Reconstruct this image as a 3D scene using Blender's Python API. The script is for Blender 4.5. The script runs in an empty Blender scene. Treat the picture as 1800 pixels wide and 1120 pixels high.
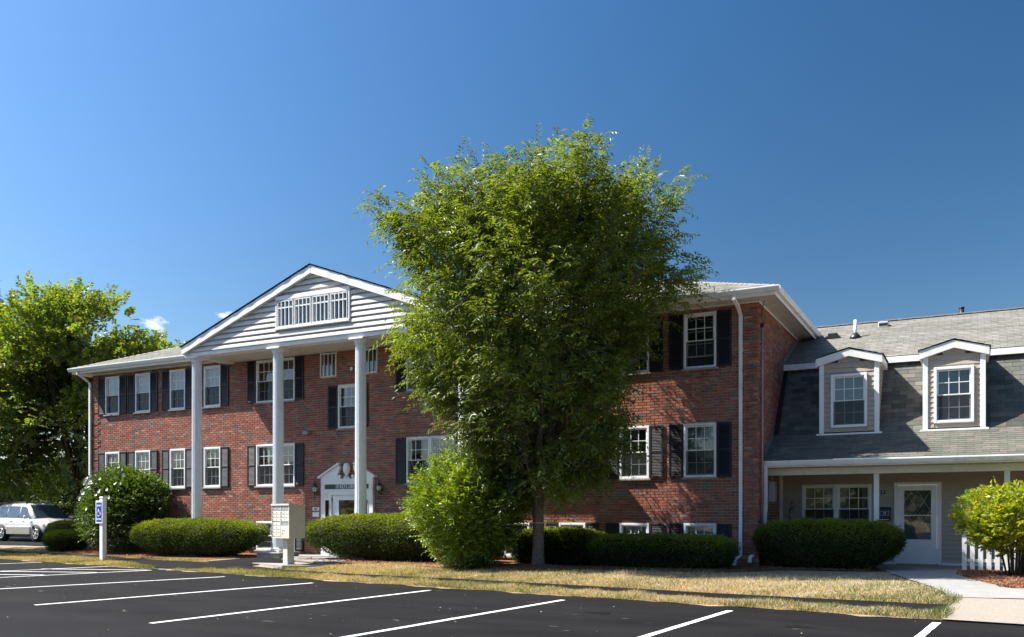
import bpy, math
import numpy as np
from mathutils import Vector, Matrix

# ------------------------------------------------------------------ camera, light, exposure
scene = bpy.context.scene
YAW = math.atan(812 / 1547)
cam_d = bpy.data.cameras.new('camera')
cam = bpy.data.objects.new('camera', cam_d)
scene.collection.objects.link(cam)
cam.location = (4.349, -20.335, 1.40)
cam.rotation_euler = (math.radians(90), 0, YAW)
cam_d.sensor_width = 36
cam_d.lens = 1547 / 1800 * 36
cam_d.shift_y = 346 / 1800
cam_d.clip_start = 0.1
cam_d.clip_end = 3000
scene.camera = cam

SUN = Vector((-0.81, -0.32, 1.0)).normalized()
sun_elev = math.asin(SUN.z)
sun_az = math.atan2(SUN.x, SUN.y)            # clockwise from +Y
world = bpy.data.worlds.new('World')
scene.world = world
world.use_nodes = True
wn = world.node_tree.nodes; wl = world.node_tree.links
wn.clear()
sky = wn.new('ShaderNodeTexSky'); sky.sky_type = 'NISHITA'
sky.sun_disc = False
sky.sun_elevation = sun_elev
sky.sun_rotation = sun_az
sky.altitude = 300; sky.air_density = 1.0; sky.dust_density = 1.3; sky.ozone_density = 1.5
hs = wn.new('ShaderNodeHueSaturation'); hs.inputs['Saturation'].default_value = 1.36
hs.inputs['Value'].default_value = 1.0
bg = wn.new('ShaderNodeBackground'); bg.inputs['Strength'].default_value = 0.104
wo = wn.new('ShaderNodeOutputWorld')
wl.new(sky.outputs[0], hs.inputs['Color'])
# clear sky polarisation: light from the band at right angles to the sun is partly filtered out
tcs = wn.new('ShaderNodeTexCoord')
dt = wn.new('ShaderNodeVectorMath'); dt.operation = 'DOT_PRODUCT'; dt.inputs[1].default_value = SUN
nrm_ = wn.new('ShaderNodeVectorMath'); nrm_.operation = 'NORMALIZE'
wl.new(tcs.outputs['Generated'], nrm_.inputs[0]); wl.new(nrm_.outputs[0], dt.inputs[0])
c2 = wn.new('ShaderNodeMath'); c2.operation = 'MULTIPLY'; wl.new(dt.outputs['Value'], c2.inputs[0]); wl.new(dt.outputs['Value'], c2.inputs[1])
nu = wn.new('ShaderNodeMath'); nu.operation = 'SUBTRACT'; nu.inputs[0].default_value = 1.0; wl.new(c2.outputs[0], nu.inputs[1])
de = wn.new('ShaderNodeMath'); de.operation = 'ADD'; de.inputs[0].default_value = 1.0; wl.new(c2.outputs[0], de.inputs[1])
po = wn.new('ShaderNodeMath'); po.operation = 'DIVIDE'; wl.new(nu.outputs[0], po.inputs[0]); wl.new(de.outputs[0], po.inputs[1])
pf = wn.new('ShaderNodeMath'); pf.operation = 'MULTIPLY_ADD'; wl.new(po.outputs[0], pf.inputs[0]); pf.inputs[1].default_value = -0.58; pf.inputs[2].default_value = 1.0
psc = wn.new('ShaderNodeVectorMath'); psc.operation = 'SCALE'
wl.new(hs.outputs[0], psc.inputs[0]); wl.new(pf.outputs[0], psc.inputs['Scale'])
# two small wisps of cloud low in the sky, as directions in the sky itself
tc = wn.new('ShaderNodeTexCoord')
def cloud_mask(direction, size, squash, seed):
    d = Vector(direction).normalized()
    sub = wn.new('ShaderNodeVectorMath'); sub.operation = 'SUBTRACT'
    sub.inputs[1].default_value = d
    wl.new(tc.outputs['Generated'], sub.inputs[0])
    mul = wn.new('ShaderNodeVectorMath'); mul.operation = 'MULTIPLY'
    mul.inputs[1].default_value = (1 / size, 1 / size, 1 / (size * squash))
    wl.new(sub.outputs[0], mul.inputs[0])
    ln = wn.new('ShaderNodeVectorMath'); ln.operation = 'LENGTH'
    wl.new(mul.outputs[0], ln.inputs[0])
    nz = wn.new('ShaderNodeTexNoise'); nz.inputs['Scale'].default_value = 1.6
    nz.inputs['Detail'].default_value = 6
    wl.new(mul.outputs[0], nz.inputs['Vector'])
    a = wn.new('ShaderNodeMath'); a.operation = 'MULTIPLY_ADD'
    wl.new(nz.outputs[0], a.inputs[0]); a.inputs[1].default_value = 2.2
    a.inputs[2].default_value = -0.45
    b = wn.new('ShaderNodeMath'); b.operation = 'SUBTRACT'
    wl.new(a.outputs[0], b.inputs[0]); wl.new(ln.outputs['Value'], b.inputs[1])
    c = wn.new('ShaderNodeMath'); c.operation = 'MULTIPLY'; c.use_clamp = True
    wl.new(b.outputs[0], c.inputs[0]); c.inputs[1].default_value = 1.6
    return c.outputs[0]
def sky_dir(px, py):
    F = Vector((-math.sin(YAW), math.cos(YAW), 0)); R = Vector((math.cos(YAW), math.sin(YAW), 0))
    return F + R * ((px - 900) / 1547) + Vector((0, 0, (906 - py) / 1547))
m1 = cloud_mask(sky_dir(398, 554), 0.016, 0.42, 1)
m2 = cloud_mask(sky_dir(272, 568), 0.019, 0.6, 2)
mx = wn.new('ShaderNodeMath'); mx.operation = 'MAXIMUM'
wl.new(m1, mx.inputs[0]); wl.new(m2, mx.inputs[1])
mcl = wn.new('ShaderNodeMix'); mcl.data_type = 'RGBA'
wl.new(mx.outputs[0], mcl.inputs['Factor'])
wl.new(psc.outputs[0], mcl.inputs['A'])
mcl.inputs['B'].default_value = (4.6, 4.9, 5.3, 1)
wl.new(mcl.outputs['Result'], bg.inputs['Color'])
wl.new(bg.outputs[0], wo.inputs['Surface'])

sl = bpy.data.lights.new('sun', 'SUN')
sl.energy = 5.0; sl.angle = math.radians(0.53); sl.color = (1.0, 0.955, 0.88)
so = bpy.data.objects.new('sun', sl)
scene.collection.objects.link(so)
so.rotation_euler = SUN.to_track_quat('Z', 'Y').to_euler()
so.location = (-20, -10, 30)

scene.view_settings.view_transform = 'Standard'
scene.view_settings.look = 'None'
scene.view_settings.gamma = 1
scene.view_settings.use_curve_mapping = False
scene.view_settings.exposure = 1.28
scene.render.engine = 'CYCLES'
scene.cycles.max_bounces = 8
scene.cycles.transparent_max_bounces = 16

# ------------------------------------------------------------------ helpers
COL = scene.collection
rng = np.random.default_rng(11)
PI = math.pi

def link(o, parent=None):
    COL.objects.link(o)
    if parent is not None:
        o.parent = parent
    return o

def tag(o, label=None, cat=None, group=None, kind=None):
    if label: o['label'] = label
    if cat: o['category'] = cat
    if group: o['group'] = group
    if kind: o['kind'] = kind
    return o

def empty(name, loc, label=None, cat=None, group=None, parent=None):
    o = bpy.data.objects.new(name, None)
    o.location = loc
    o.empty_display_size = 0.3
    link(o, parent)
    return tag(o, label, cat, group)

class MB:
    """collects faces and makes ONE mesh object"""
    def __init__(s): s.v = []; s.f = []; s.sm = []
    def add(s, vs, fs, smooth=False):
        b = len(s.v)
        s.v.extend([tuple(map(float, p)) for p in vs]); s.f.extend([tuple(i + b for i in f) for f in fs])
        s.sm.extend([smooth] * len(fs)); return s
    def box(s, x0, x1, y0, y1, z0, z1, bev=0.0):
        if bev > 0:
            b = min(bev, (x1-x0)/2.01, (y1-y0)/2.01, (z1-z0)/2.01)
            vs = []; idx = {}
            xs = (x0, x1); ys = (y0, y1); zs = (z0, z1)
            for i in (0, 1):
                for j in (0, 1):
                    for k in (0, 1):
                        sx = 1 if i == 0 else -1; sy = 1 if j == 0 else -1; sz = 1 if k == 0 else -1
                        idx[i, j, k, 'x'] = len(vs); vs.append((xs[i], ys[j] + sy*b, zs[k] + sz*b))
                        idx[i, j, k, 'y'] = len(vs); vs.append((xs[i] + sx*b, ys[j], zs[k] + sz*b))
                        idx[i, j, k, 'z'] = len(vs); vs.append((xs[i] + sx*b, ys[j] + sy*b, zs[k]))
            fs = []
            for i in (0, 1):
                q = [idx[i, 0, 0, 'x'], idx[i, 1, 0, 'x'], idx[i, 1, 1, 'x'], idx[i, 0, 1, 'x']]
                fs.append(q if i else q[::-1])
                q = [idx[0, i, 0, 'y'], idx[0, i, 1, 'y'], idx[1, i, 1, 'y'], idx[1, i, 0, 'y']]
                fs.append(q if i else q[::-1])
                q = [idx[0, 0, i, 'z'], idx[1, 0, i, 'z'], idx[1, 1, i, 'z'], idx[0, 1, i, 'z']]
                fs.append(q if i else q[::-1])
            for i in (0, 1):
                for j in (0, 1):
                    fs.append([idx[i, j, 0, 'x'], idx[i, j, 1, 'x'], idx[i, j, 1, 'y'], idx[i, j, 0, 'y']])
                    fs.append([idx[i, 0, j, 'x'], idx[i, 1, j, 'x'], idx[i, 1, j, 'z'], idx[i, 0, j, 'z']])
                    fs.append([idx[0, i, j, 'y'], idx[1, i, j, 'y'], idx[1, i, j, 'z'], idx[0, i, j, 'z']])
            for k in idx:
                pass
            for i in (0, 1):
                for j in (0, 1):
                    for k in (0, 1):
                        fs.append([idx[i, j, k, 'x'], idx[i, j, k, 'y'], idx[i, j, k, 'z']])
            return s.add(vs, fs)
        vs = [(x0,y0,z0),(x1,y0,z0),(x1,y1,z0),(x0,y1,z0),(x0,y0,z1),(x1,y0,z1),(x1,y1,z1),(x0,y1,z1)]
        return s.add(vs, [(0,3,2,1),(4,5,6,7),(0,1,5,4),(1,2,6,5),(2,3,7,6),(3,0,4,7)])
    def prism(s, pts, d):
        """polygon pts (3D, planar) extruded by vector d"""
        n = len(pts); d = Vector(d)
        a = [Vector(p) for p in pts]; vs = a + [p + d for p in a]
        fs = [tuple(range(n))[::-1], tuple(range(n, 2*n))]
        fs += [(i, (i+1) % n, n + (i+1) % n, n + i) for i in range(n)]
        return s.add(vs, fs)
    def tube(s, path, r, n=8, smooth=True, caps=True, squash=None):
        P = [Vector(p) for p in path]; m = len(P)
        R = r if isinstance(r, (list, tuple)) else [r] * m
        vs = []
        prev = None
        for i in range(m):
            t = (P[min(i+1, m-1)] - P[max(i-1, 0)]).normalized()
            if prev is None:
                up = Vector((0, 0, 1)) if abs(t.z) < 0.9 else Vector((0, 1, 0))
                a = t.cross(up).normalized()
            else:
                a = (prev - t * prev.dot(t)).normalized()
            prev = a
            b = t.cross(a)
            for k in range(n):
                th = 2*PI*k/n + (PI/4 if n == 4 else 0)
                vs.append(P[i] + (a*math.cos(th) + b*math.sin(th)) * R[i])
        fs = []
        for i in range(m-1):
            for k in range(n):
                k2 = (k+1) % n
                fs.append((i*n+k, i*n+k2, (i+1)*n+k2, (i+1)*n+k))
        if caps:
            fs.append(tuple(range(n))[::-1]); fs.append(tuple(range((m-1)*n, m*n)))
        return s.add(vs, fs, smooth)
    def lathe(s, prof, c=(0,0,0), n=16, smooth=True):
        vs = []; c = Vector(c)
        for r, z in prof:
            for k in range(n):
                th = 2*PI*k/n
                vs.append(c + Vector((r*math.cos(th), r*math.sin(th), z)))
        fs = []
        for i in range(len(prof)-1):
            for k in range(n):
                k2 = (k+1) % n
                fs.append((i*n+k, i*n+k2, (i+1)*n+k2, (i+1)*n+k))
        fs.append(tuple(range(n))[::-1]); fs.append(tuple(range((len(prof)-1)*n, len(prof)*n)))
        return s.add(vs, fs, smooth)
    def mesh(s, name, mat):
        m = bpy.data.meshes.new(name)
        m.from_pydata(s.v, [], s.f)
        m.polygons.foreach_set('use_smooth', s.sm)
        m.materials.append(mat)
        m.update()
        return m
    def build(s, name, mat, parent=None, loc=None):
        """vertices are in the parent's own coordinates"""
        o = bpy.data.objects.new(name, s.mesh(name, mat))
        if loc is not None: o.location = loc
        return link(o, parent)

def tinted(name, verts, faces_quads, tint, mat, parent=None, loc=None, nv=4, smooth=False):
    """fast numpy mesh: verts (N,3), faces (M,nv) with one colour per vertex"""
    m = bpy.data.meshes.new(name)
    N = len(verts); M = len(faces_quads)
    m.vertices.add(N); m.vertices.foreach_set('co', np.asarray(verts, np.float32).ravel())
    m.loops.add(M*nv); m.loops.foreach_set('vertex_index', np.asarray(faces_quads, np.int32).ravel())
    m.polygons.add(M)
    m.polygons.foreach_set('loop_start', np.arange(0, M*nv, nv, dtype=np.int32))
    try: m.polygons.foreach_set('loop_total', np.full(M, nv, np.int32))
    except Exception: pass
    m.polygons.foreach_set('use_smooth', np.full(M, smooth))
    if tint is not None:
        a = m.attributes.new('tint', 'FLOAT_COLOR', 'POINT')
        c = np.ones((N, 4), np.float32); c[:, :3] = tint
        a.data.foreach_set('color', c.ravel())
    m.materials.append(mat)
    m.update(calc_edges=True)
    o = bpy.data.objects.new(name, m)
    if loc is not None: o.location = loc
    return link(o, parent)

# ------------------------------------------------------------------ materials
def new_mat(name):
    m = bpy.data.materials.new(name); m.use_nodes = True
    nt = m.node_tree; b = nt.nodes['Principled BSDF']
    return m, nt, b

def mat(name, col, rough=0.6, var=0.08, scale=6.0, bump=0.0, bscale=40.0, metal=0.0, spec=0.4, dirt=None, dirt_scale=1.5):
    m, nt, b = new_mat(name)
    n = nt.nodes; l = nt.links
    geo = n.new('ShaderNodeNewGeometry')
    nz = n.new('ShaderNodeTexNoise'); nz.inputs['Scale'].default_value = scale; nz.inputs['Detail'].default_value = 6
    l.new(geo.outputs['Position'], nz.inputs['Vector'])
    mr = n.new('ShaderNodeMapRange'); mr.inputs['From Min'].default_value = 0.3; mr.inputs['From Max'].default_value = 0.7
    mr.inputs['To Min'].default_value = 1 - var; mr.inputs['To Max'].default_value = 1 + var
    l.new(nz.outputs[0], mr.inputs['Value'])
    mul = n.new('ShaderNodeVectorMath'); mul.operation = 'SCALE'
    mul.inputs[0].default_value = col
    l.new(mr.outputs[0], mul.inputs['Scale'])
    src = mul.outputs[0]
    if dirt is not None:
        nd = n.new('ShaderNodeTexNoise'); nd.inputs['Scale'].default_value = dirt_scale; nd.inputs['Detail'].default_value = 8
        nd.inputs['Roughness'].default_value = 0.7
        l.new(geo.outputs['Position'], nd.inputs['Vector'])
        dr = n.new('ShaderNodeMapRange'); dr.inputs['From Min'].default_value = 0.52; dr.inputs['From Max'].default_value = 0.72
        l.new(nd.outputs[0], dr.inputs['Value'])
        mix = n.new('ShaderNodeMix'); mix.data_type = 'RGBA'
        l.new(dr.outputs[0], mix.inputs['Factor']); l.new(src, mix.inputs['A'])
        mix.inputs['B'].default_value = (*dirt, 1)
        src = mix.outputs['Result']
    l.new(src, b.inputs['Base Color'])
    b.inputs['Roughness'].default_value = rough
    b.inputs['Metallic'].default_value = metal
    b.inputs['Specular IOR Level'].default_value = spec
    if bump > 0:
        nb = n.new('ShaderNodeTexNoise'); nb.inputs['Scale'].default_value = bscale; nb.inputs['Detail'].default_value = 5
        l.new(geo.outputs['Position'], nb.inputs['Vector'])
        bp = n.new('ShaderNodeBump'); bp.inputs['Strength'].default_value = bump; bp.inputs['Distance'].default_value = 0.02
        l.new(nb.outputs[0], bp.inputs['Height']); l.new(bp.outputs[0], b.inputs['Normal'])
    return m

def tint_mat(name, rough=0.85, var=0.12, scale=25.0, bump=0.3, bscale=80.0, obj=False, spec=0.25):
    """base colour from the 'tint' attribute (or the object's own colour for single pieces)"""
    m, nt, b = new_mat(name)
    n = nt.nodes; l = nt.links
    geo = n.new('ShaderNodeNewGeometry')
    if obj:
        a = n.new('ShaderNodeObjectInfo'); c = a.outputs['Color']
    else:
        a = n.new('ShaderNodeAttribute'); a.attribute_name = 'tint'; c = a.outputs['Color']
    nz = n.new('ShaderNodeTexNoise'); nz.inputs['Scale'].default_value = scale; nz.inputs['Detail'].default_value = 5
    l.new(geo.outputs['Position'], nz.inputs['Vector'])
    mr = n.new('ShaderNodeMapRange'); mr.inputs['From Min'].default_value = 0.3; mr.inputs['From Max'].default_value = 0.7
    mr.inputs['To Min'].default_value = 1 - var; mr.inputs['To Max'].default_value = 1 + var
    l.new(nz.outputs[0], mr.inputs['Value'])
    mul = n.new('ShaderNodeVectorMath'); mul.operation = 'SCALE'
    l.new(c, mul.inputs[0]); l.new(mr.outputs[0], mul.inputs['Scale'])
    # broad uneven weathering
    nw = n.new('ShaderNodeTexNoise'); nw.inputs['Scale'].default_value = 1.6; nw.inputs['Detail'].default_value = 6; nw.inputs['Roughness'].default_value = 0.65
    mpw = n.new('ShaderNodeMapping'); mpw.inputs['Scale'].default_value = (1, 1, 0.22)
    l.new(geo.outputs['Position'], mpw.inputs['Vector']); l.new(mpw.outputs[0], nw.inputs['Vector'])
    mw = n.new('ShaderNodeMapRange'); mw.inputs['From Min'].default_value = 0.3; mw.inputs['From Max'].default_value = 0.7
    mw.inputs['To Min'].default_value = 0.82; mw.inputs['To Max'].default_value = 1.14
    l.new(nw.outputs[0], mw.inputs['Value'])
    m2 = n.new('ShaderNodeVectorMath'); m2.operation = 'SCALE'
    l.new(mul.outputs[0], m2.inputs[0]); l.new(mw.outputs[0], m2.inputs['Scale'])
    l.new(m2.outputs[0], b.inputs['Base Color'])
    b.inputs['Roughness'].default_value = rough
    b.inputs['Specular IOR Level'].default_value = spec
    if bump:
        nb = n.new('ShaderNodeTexNoise'); nb.inputs['Scale'].default_value = bscale; nb.inputs['Detail'].default_value = 4
        l.new(geo.outputs['Position'], nb.inputs['Vector'])
        bp = n.new('ShaderNodeBump'); bp.inputs['Strength'].default_value = bump; bp.inputs['Distance'].default_value = 0.01
        l.new(nb.outputs[0], bp.inputs['Height']); l.new(bp.outputs[0], b.inputs['Normal'])
    return m

def leaf_mat(name, trans=0.48, gloss=0.05, rough=0.45):
    m = bpy.data.materials.new(name); m.use_nodes = True
    nt = m.node_tree; n = nt.nodes; l = nt.links; n.clear()
    a = n.new('ShaderNodeAttribute'); a.attribute_name = 'tint'
    d = n.new('ShaderNodeBsdfDiffuse'); t = n.new('ShaderNodeBsdfTranslucent')
    g = n.new('ShaderNodeBsdfGlossy'); g.inputs['Roughness'].default_value = rough
    g.inputs['Color'].default_value = (0.9, 0.95, 0.85, 1)
    l.new(a.outputs['Color'], d.inputs['Color'])
    tm = n.new('ShaderNodeVectorMath'); tm.operation = 'MULTIPLY'
    tm.inputs[1].default_value = (2.1, 1.9, 0.5)
    l.new(a.outputs['Color'], tm.inputs[0]); l.new(tm.outputs[0], t.inputs['Color'])
    m1 = n.new('ShaderNodeMixShader'); m1.inputs[0].default_value = trans
    l.new(d.outputs[0], m1.inputs[1]); l.new(t.outputs[0], m1.inputs[2])
    m2 = n.new('ShaderNodeMixShader'); m2.inputs[0].default_value = gloss
    l.new(m1.outputs[0], m2.inputs[1]); l.new(g.outputs[0], m2.inputs[2])
    o = n.new('ShaderNodeOutputMaterial'); l.new(m2.outputs[0], o.inputs['Surface'])
    return m

def glass_mat(name, tint=(0.75, 0.85, 0.85), ior=2.1):
    m = bpy.data.materials.new(name); m.use_nodes = True
    nt = m.node_tree; n = nt.nodes; l = nt.links; n.clear()
    fr = n.new('ShaderNodeFresnel'); fr.inputs['IOR'].default_value = ior
    tr = n.new('ShaderNodeBsdfTransparent'); tr.inputs['Color'].default_value = (*tint, 1)
    g = n.new('ShaderNodeBsdfGlossy'); g.inputs['Roughness'].default_value = 0.03
    geo = n.new('ShaderNodeNewGeometry')
    nz = n.new('ShaderNodeTexNoise'); nz.inputs['Scale'].default_value = 1.3
    l.new(geo.outputs['Position'], nz.inputs['Vector'])
    bp = n.new('ShaderNodeBump'); bp.inputs['Strength'].default_value = 0.12; bp.inputs['Distance'].default_value = 0.05
    l.new(nz.outputs[0], bp.inputs['Height']); l.new(bp.outputs[0], g.inputs['Normal'])
    mx = n.new('ShaderNodeMixShader')
    l.new(fr.outputs[0], mx.inputs[0]); l.new(tr.outputs[0], mx.inputs[1]); l.new(g.outputs[0], mx.inputs[2])
    o = n.new('ShaderNodeOutputMaterial'); l.new(mx.outputs[0], o.inputs['Surface'])
    return m

M = {}
M['white'] = mat('white_painted_metal', (0.80, 0.80, 0.79), rough=0.45, var=0.03, scale=3, bump=0.03, bscale=6, dirt=(0.62, 0.61, 0.58), dirt_scale=2.2)
M['vinyl'] = mat('white_vinyl', (0.78, 0.79, 0.80), rough=0.4, var=0.03, scale=5)
M['sash'] = mat('sash_vinyl', (0.74, 0.76, 0.77), rough=0.4, var=0.03)
M['gable_siding'] = mat('gable_siding', (0.62, 0.61, 0.59), rough=0.6, var=0.05, scale=2, dirt=(0.53, 0.52, 0.49))
M['grey_siding'] = mat('grey_vinyl_siding', (0.385, 0.335, 0.28), rough=0.55, var=0.04, scale=3, bump=0.05, bscale=60)
M['soffit'] = mat('soffit_beige', (0.62, 0.58, 0.50), rough=0.6, var=0.03)
M['shutter'] = mat('black_shutter', (0.016, 0.017, 0.021), rough=0.5, var=0.15, scale=20, spec=0.35)
M['mortar'] = mat('mortar', (0.42, 0.37, 0.31), rough=0.95, var=0.18, scale=9, bump=0.4, bscale=120, spec=0.1)
M['brick'] = tint_mat('brick', rough=0.9, var=0.16, scale=30, bump=0.35, bscale=110)
M['brick_single'] = tint_mat('brick_single', rough=0.9, var=0.16, scale=30, bump=0.35, bscale=110, obj=True)
M['shingle'] = tint_mat('asphalt_shingle', rough=0.95, var=0.14, scale=60, bump=0.5, bscale=250, spec=0.15)
M['shingle_single'] = tint_mat('asphalt_shingle_single', rough=0.95, var=0.14, scale=60, bump=0.5, bscale=250, obj=True, spec=0.15)
M['underlay'] = mat('roof_underlay', (0.05, 0.05, 0.047), rough=0.95, var=0.1)
M['lead'] = mat('lead_flashing', (0.30, 0.31, 0.33), rough=0.4, var=0.25, scale=12, metal=0.5, bump=0.3, bscale=20)
M['black_metal'] = mat('black_metal', (0.02, 0.02, 0.022), rough=0.4, var=0.1)
M['glass'] = glass_mat('window_glass')
M['door_glass'] = glass_mat('door_glass', tint=(0.45, 0.5, 0.5), ior=1.8)
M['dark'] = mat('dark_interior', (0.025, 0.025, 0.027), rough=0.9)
M['curtain'] = mat('pale_curtain', (0.52, 0.56, 0.60), rough=0.9, var=0.1, scale=14)
M['blind'] = mat('blind', (0.36, 0.38, 0.37), rough=0.8, var=0.08, scale=30)
M['screen'] = mat('insect_screen', (0.10, 0.11, 0.12), rough=0.9, var=0.05)
def screen_mat():
    m = bpy.data.materials.new('insect_mesh'); m.use_nodes = True
    n = m.node_tree.nodes; l = m.node_tree.links; n.clear()
    t = n.new('ShaderNodeBsdfTransparent'); d = n.new('ShaderNodeBsdfDiffuse'); d.inputs['Color'].default_value = (0.045, 0.05, 0.055, 1)
    x = n.new('ShaderNodeMixShader'); x.inputs[0].default_value = 0.55
    l.new(t.outputs[0], x.inputs[1]); l.new(d.outputs[0], x.inputs[2])
    o = n.new('ShaderNodeOutputMaterial'); l.new(x.outputs[0], o.inputs['Surface'])
    return m
M['mesh'] = screen_mat()
M['dim_curtain'] = mat('dim_curtain', (0.20, 0.22, 0.22), rough=0.9, var=0.15, scale=14)
M['concrete'] = mat('concrete', (0.29, 0.285, 0.27), rough=0.85, var=0.10, scale=5, bump=0.2, bscale=60, dirt=(0.235, 0.225, 0.20), dirt_scale=1.2)
M['aggregate'] = mat('exposed_aggregate', (0.30, 0.262, 0.215), rough=0.9, var=0.30, scale=60, bump=0.5, bscale=90)
M['stone'] = mat('plinth_stone', (0.24, 0.24, 0.23), rough=0.9, var=0.2, scale=9, bump=0.4, bscale=30)
M['bark'] = mat('bark', (0.17, 0.135, 0.11), rough=0.95, var=0.25, scale=14, bump=0.8, bscale=30, spec=0.1)
M['dark_bark'] = mat('dark_bark', (0.075, 0.06, 0.045), rough=0.95, var=0.25, scale=12, bump=0.6, bscale=30, spec=0.1)
M['mulch'] = mat('mulch', (0.22, 0.105, 0.06), rough=0.98, var=0.35, scale=30, bump=0.9, bscale=60, spec=0.05)
M['beige_metal'] = mat('beige_mailbox_metal', (0.60, 0.565, 0.49), rough=0.5, var=0.04, scale=4, dirt=(0.5, 0.46, 0.39), dirt_scale=3)
M['beige_box'] = mat('grey_beige_box', (0.42, 0.43, 0.42), rough=0.5, var=0.04)
M['sign_blue'] = mat('sign_blue', (0.012, 0.06, 0.42), rough=0.4, var=0.03)
M['sign_white'] = mat('sign_white', (0.80, 0.80, 0.80), rough=0.4, var=0.02)
M['sign_green'] = mat('sign_green', (0.04, 0.065, 0.045), rough=0.4, var=0.05)
M['ink'] = mat('sign_ink', (0.02, 0.02, 0.02), rough=0.6)
M['lamp_glass'] = mat('frosted_lamp_glass', (0.55, 0.55, 0.50), rough=0.25, var=0.04)
M['red'] = mat('alarm_red', (0.35, 0.03, 0.02), rough=0.4)
M['grey_plastic'] = mat('grey_plastic', (0.30, 0.31, 0.31), rough=0.5)
M['pink_pipe'] = mat('painted_conduit', (0.40, 0.26, 0.26), rough=0.5, var=0.06)
M['fence_wood'] = mat('weathered_fence', (0.11, 0.105, 0.10), rough=0.9, var=0.2, scale=8, bump=0.3)
M['road_paint'] = None
M['leaf'] = leaf_mat('foliage')
M['needle'] = leaf_mat('needles', trans=0.25, gloss=0.03, rough=0.6)
M['petal'] = leaf_mat('petals', trans=0.3, gloss=0.02)
M['twigs'] = mat('dark_twigs', (0.030, 0.030, 0.016), rough=0.95, var=0.3, scale=15, bump=0.6, bscale=30, spec=0.05)
M['car_paint'] = mat('silver_beige_paint', (0.62, 0.605, 0.57), rough=0.28, var=0.01, metal=0.35, spec=0.6)
M['car_lower'] = mat('lower_cladding_paint', (0.34, 0.325, 0.29), rough=0.4, var=0.02, metal=0.2)
M['car_glass'] = mat('car_glass', (0.03, 0.05, 0.07), rough=0.06, var=0.0, spec=1.0)
M['rubber'] = mat('rubber', (0.02, 0.02, 0.02), rough=0.8)
M['chrome'] = mat('alloy', (0.72, 0.72, 0.70), rough=0.25, var=0.02, metal=0.8)
M['lens'] = mat('headlight_lens', (0.42, 0.43, 0.42), rough=0.15, var=0.2, scale=20, spec=0.8)
M['amber'] = mat('amber_lens', (0.45, 0.24, 0.12), rough=0.2)

def asphalt_mat():
    m, nt, b = new_mat('asphalt')
    n = nt.nodes; l = nt.links
    geo = n.new('ShaderNodeNewGeometry')
    big = n.new('ShaderNodeTexNoise'); big.inputs['Scale'].default_value = 0.55; big.inputs['Detail'].default_value = 6
    fine = n.new('ShaderNodeTexNoise'); fine.inputs['Scale'].default_value = 120; fine.inputs['Detail'].default_value = 3
    spk = n.new('ShaderNodeTexVoronoi'); spk.inputs['Scale'].default_value = 28
    mp = n.new('ShaderNodeMapping'); mp.inputs['Scale'].default_value = (1, 2.4, 1)
    l.new(geo.outputs['Position'], mp.inputs['Vector'])
    l.new(mp.outputs[0], big.inputs['Vector']); l.new(geo.outputs['Position'], fine.inputs['Vector']); l.new(geo.outputs['Position'], spk.inputs['Vector'])
    cr = n.new('ShaderNodeValToRGB')
    cr.color_ramp.elements[0].position = 0.3; cr.color_ramp.elements[0].color = (0.0065, 0.0062, 0.0072, 1)
    cr.color_ramp.elements[1].position = 0.75; cr.color_ramp.elements[1].color = (0.0150, 0.0143, 0.0152, 1)
    l.new(big.outputs[0], cr.inputs['Fac'])
    mr = n.new('ShaderNodeMapRange'); mr.inputs['From Min'].default_value = 0.3; mr.inputs['From Max'].default_value = 0.7
    mr.inputs['To Min'].default_value = 0.72; mr.inputs['To Max'].default_value = 1.3
    l.new(fine.outputs[0], mr.inputs['Value'])
    sc = n.new('ShaderNodeVectorMath'); sc.operation = 'SCALE'
    l.new(cr.outputs[0], sc.inputs[0]); l.new(mr.outputs[0], sc.inputs['Scale'])
    # dusty tan scuffs
    du = n.new('ShaderNodeTexNoise'); du.inputs['Scale'].default_value = 1.7; du.inputs['Detail'].default_value = 9; du.inputs['Roughness'].default_value = 0.75
    l.new(geo.outputs['Position'], du.inputs['Vector'])
    dm = n.new('ShaderNodeMapRange'); dm.inputs['From Min'].default_value = 0.66; dm.inputs['From Max'].default_value = 0.82
    dm.inputs['To Max'].default_value = 0.55
    l.new(du.outputs[0], dm.inputs['Value'])
    mix = n.new('ShaderNodeMix'); mix.data_type = 'RGBA'
    l.new(dm.outputs[0], mix.inputs['Factor']); l.new(sc.outputs[0], mix.inputs['A'])
    mix.inputs['B'].default_value = (0.12, 0.095, 0.075, 1)
    l.new(mix.outputs['Result'], b.inputs['Base Color'])
    b.inputs['Roughness'].default_value = 0.85
    b.inputs['Specular IOR Level'].default_value = 0.12
    bp = n.new('ShaderNodeBump'); bp.inputs['Strength'].default_value = 0.5; bp.inputs['Distance'].default_value = 0.006
    l.new(fine.outputs[0], bp.inputs['Height']); l.new(bp.outputs[0], b.inputs['Normal'])
    return m
M['asphalt'] = asphalt_mat()

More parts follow.
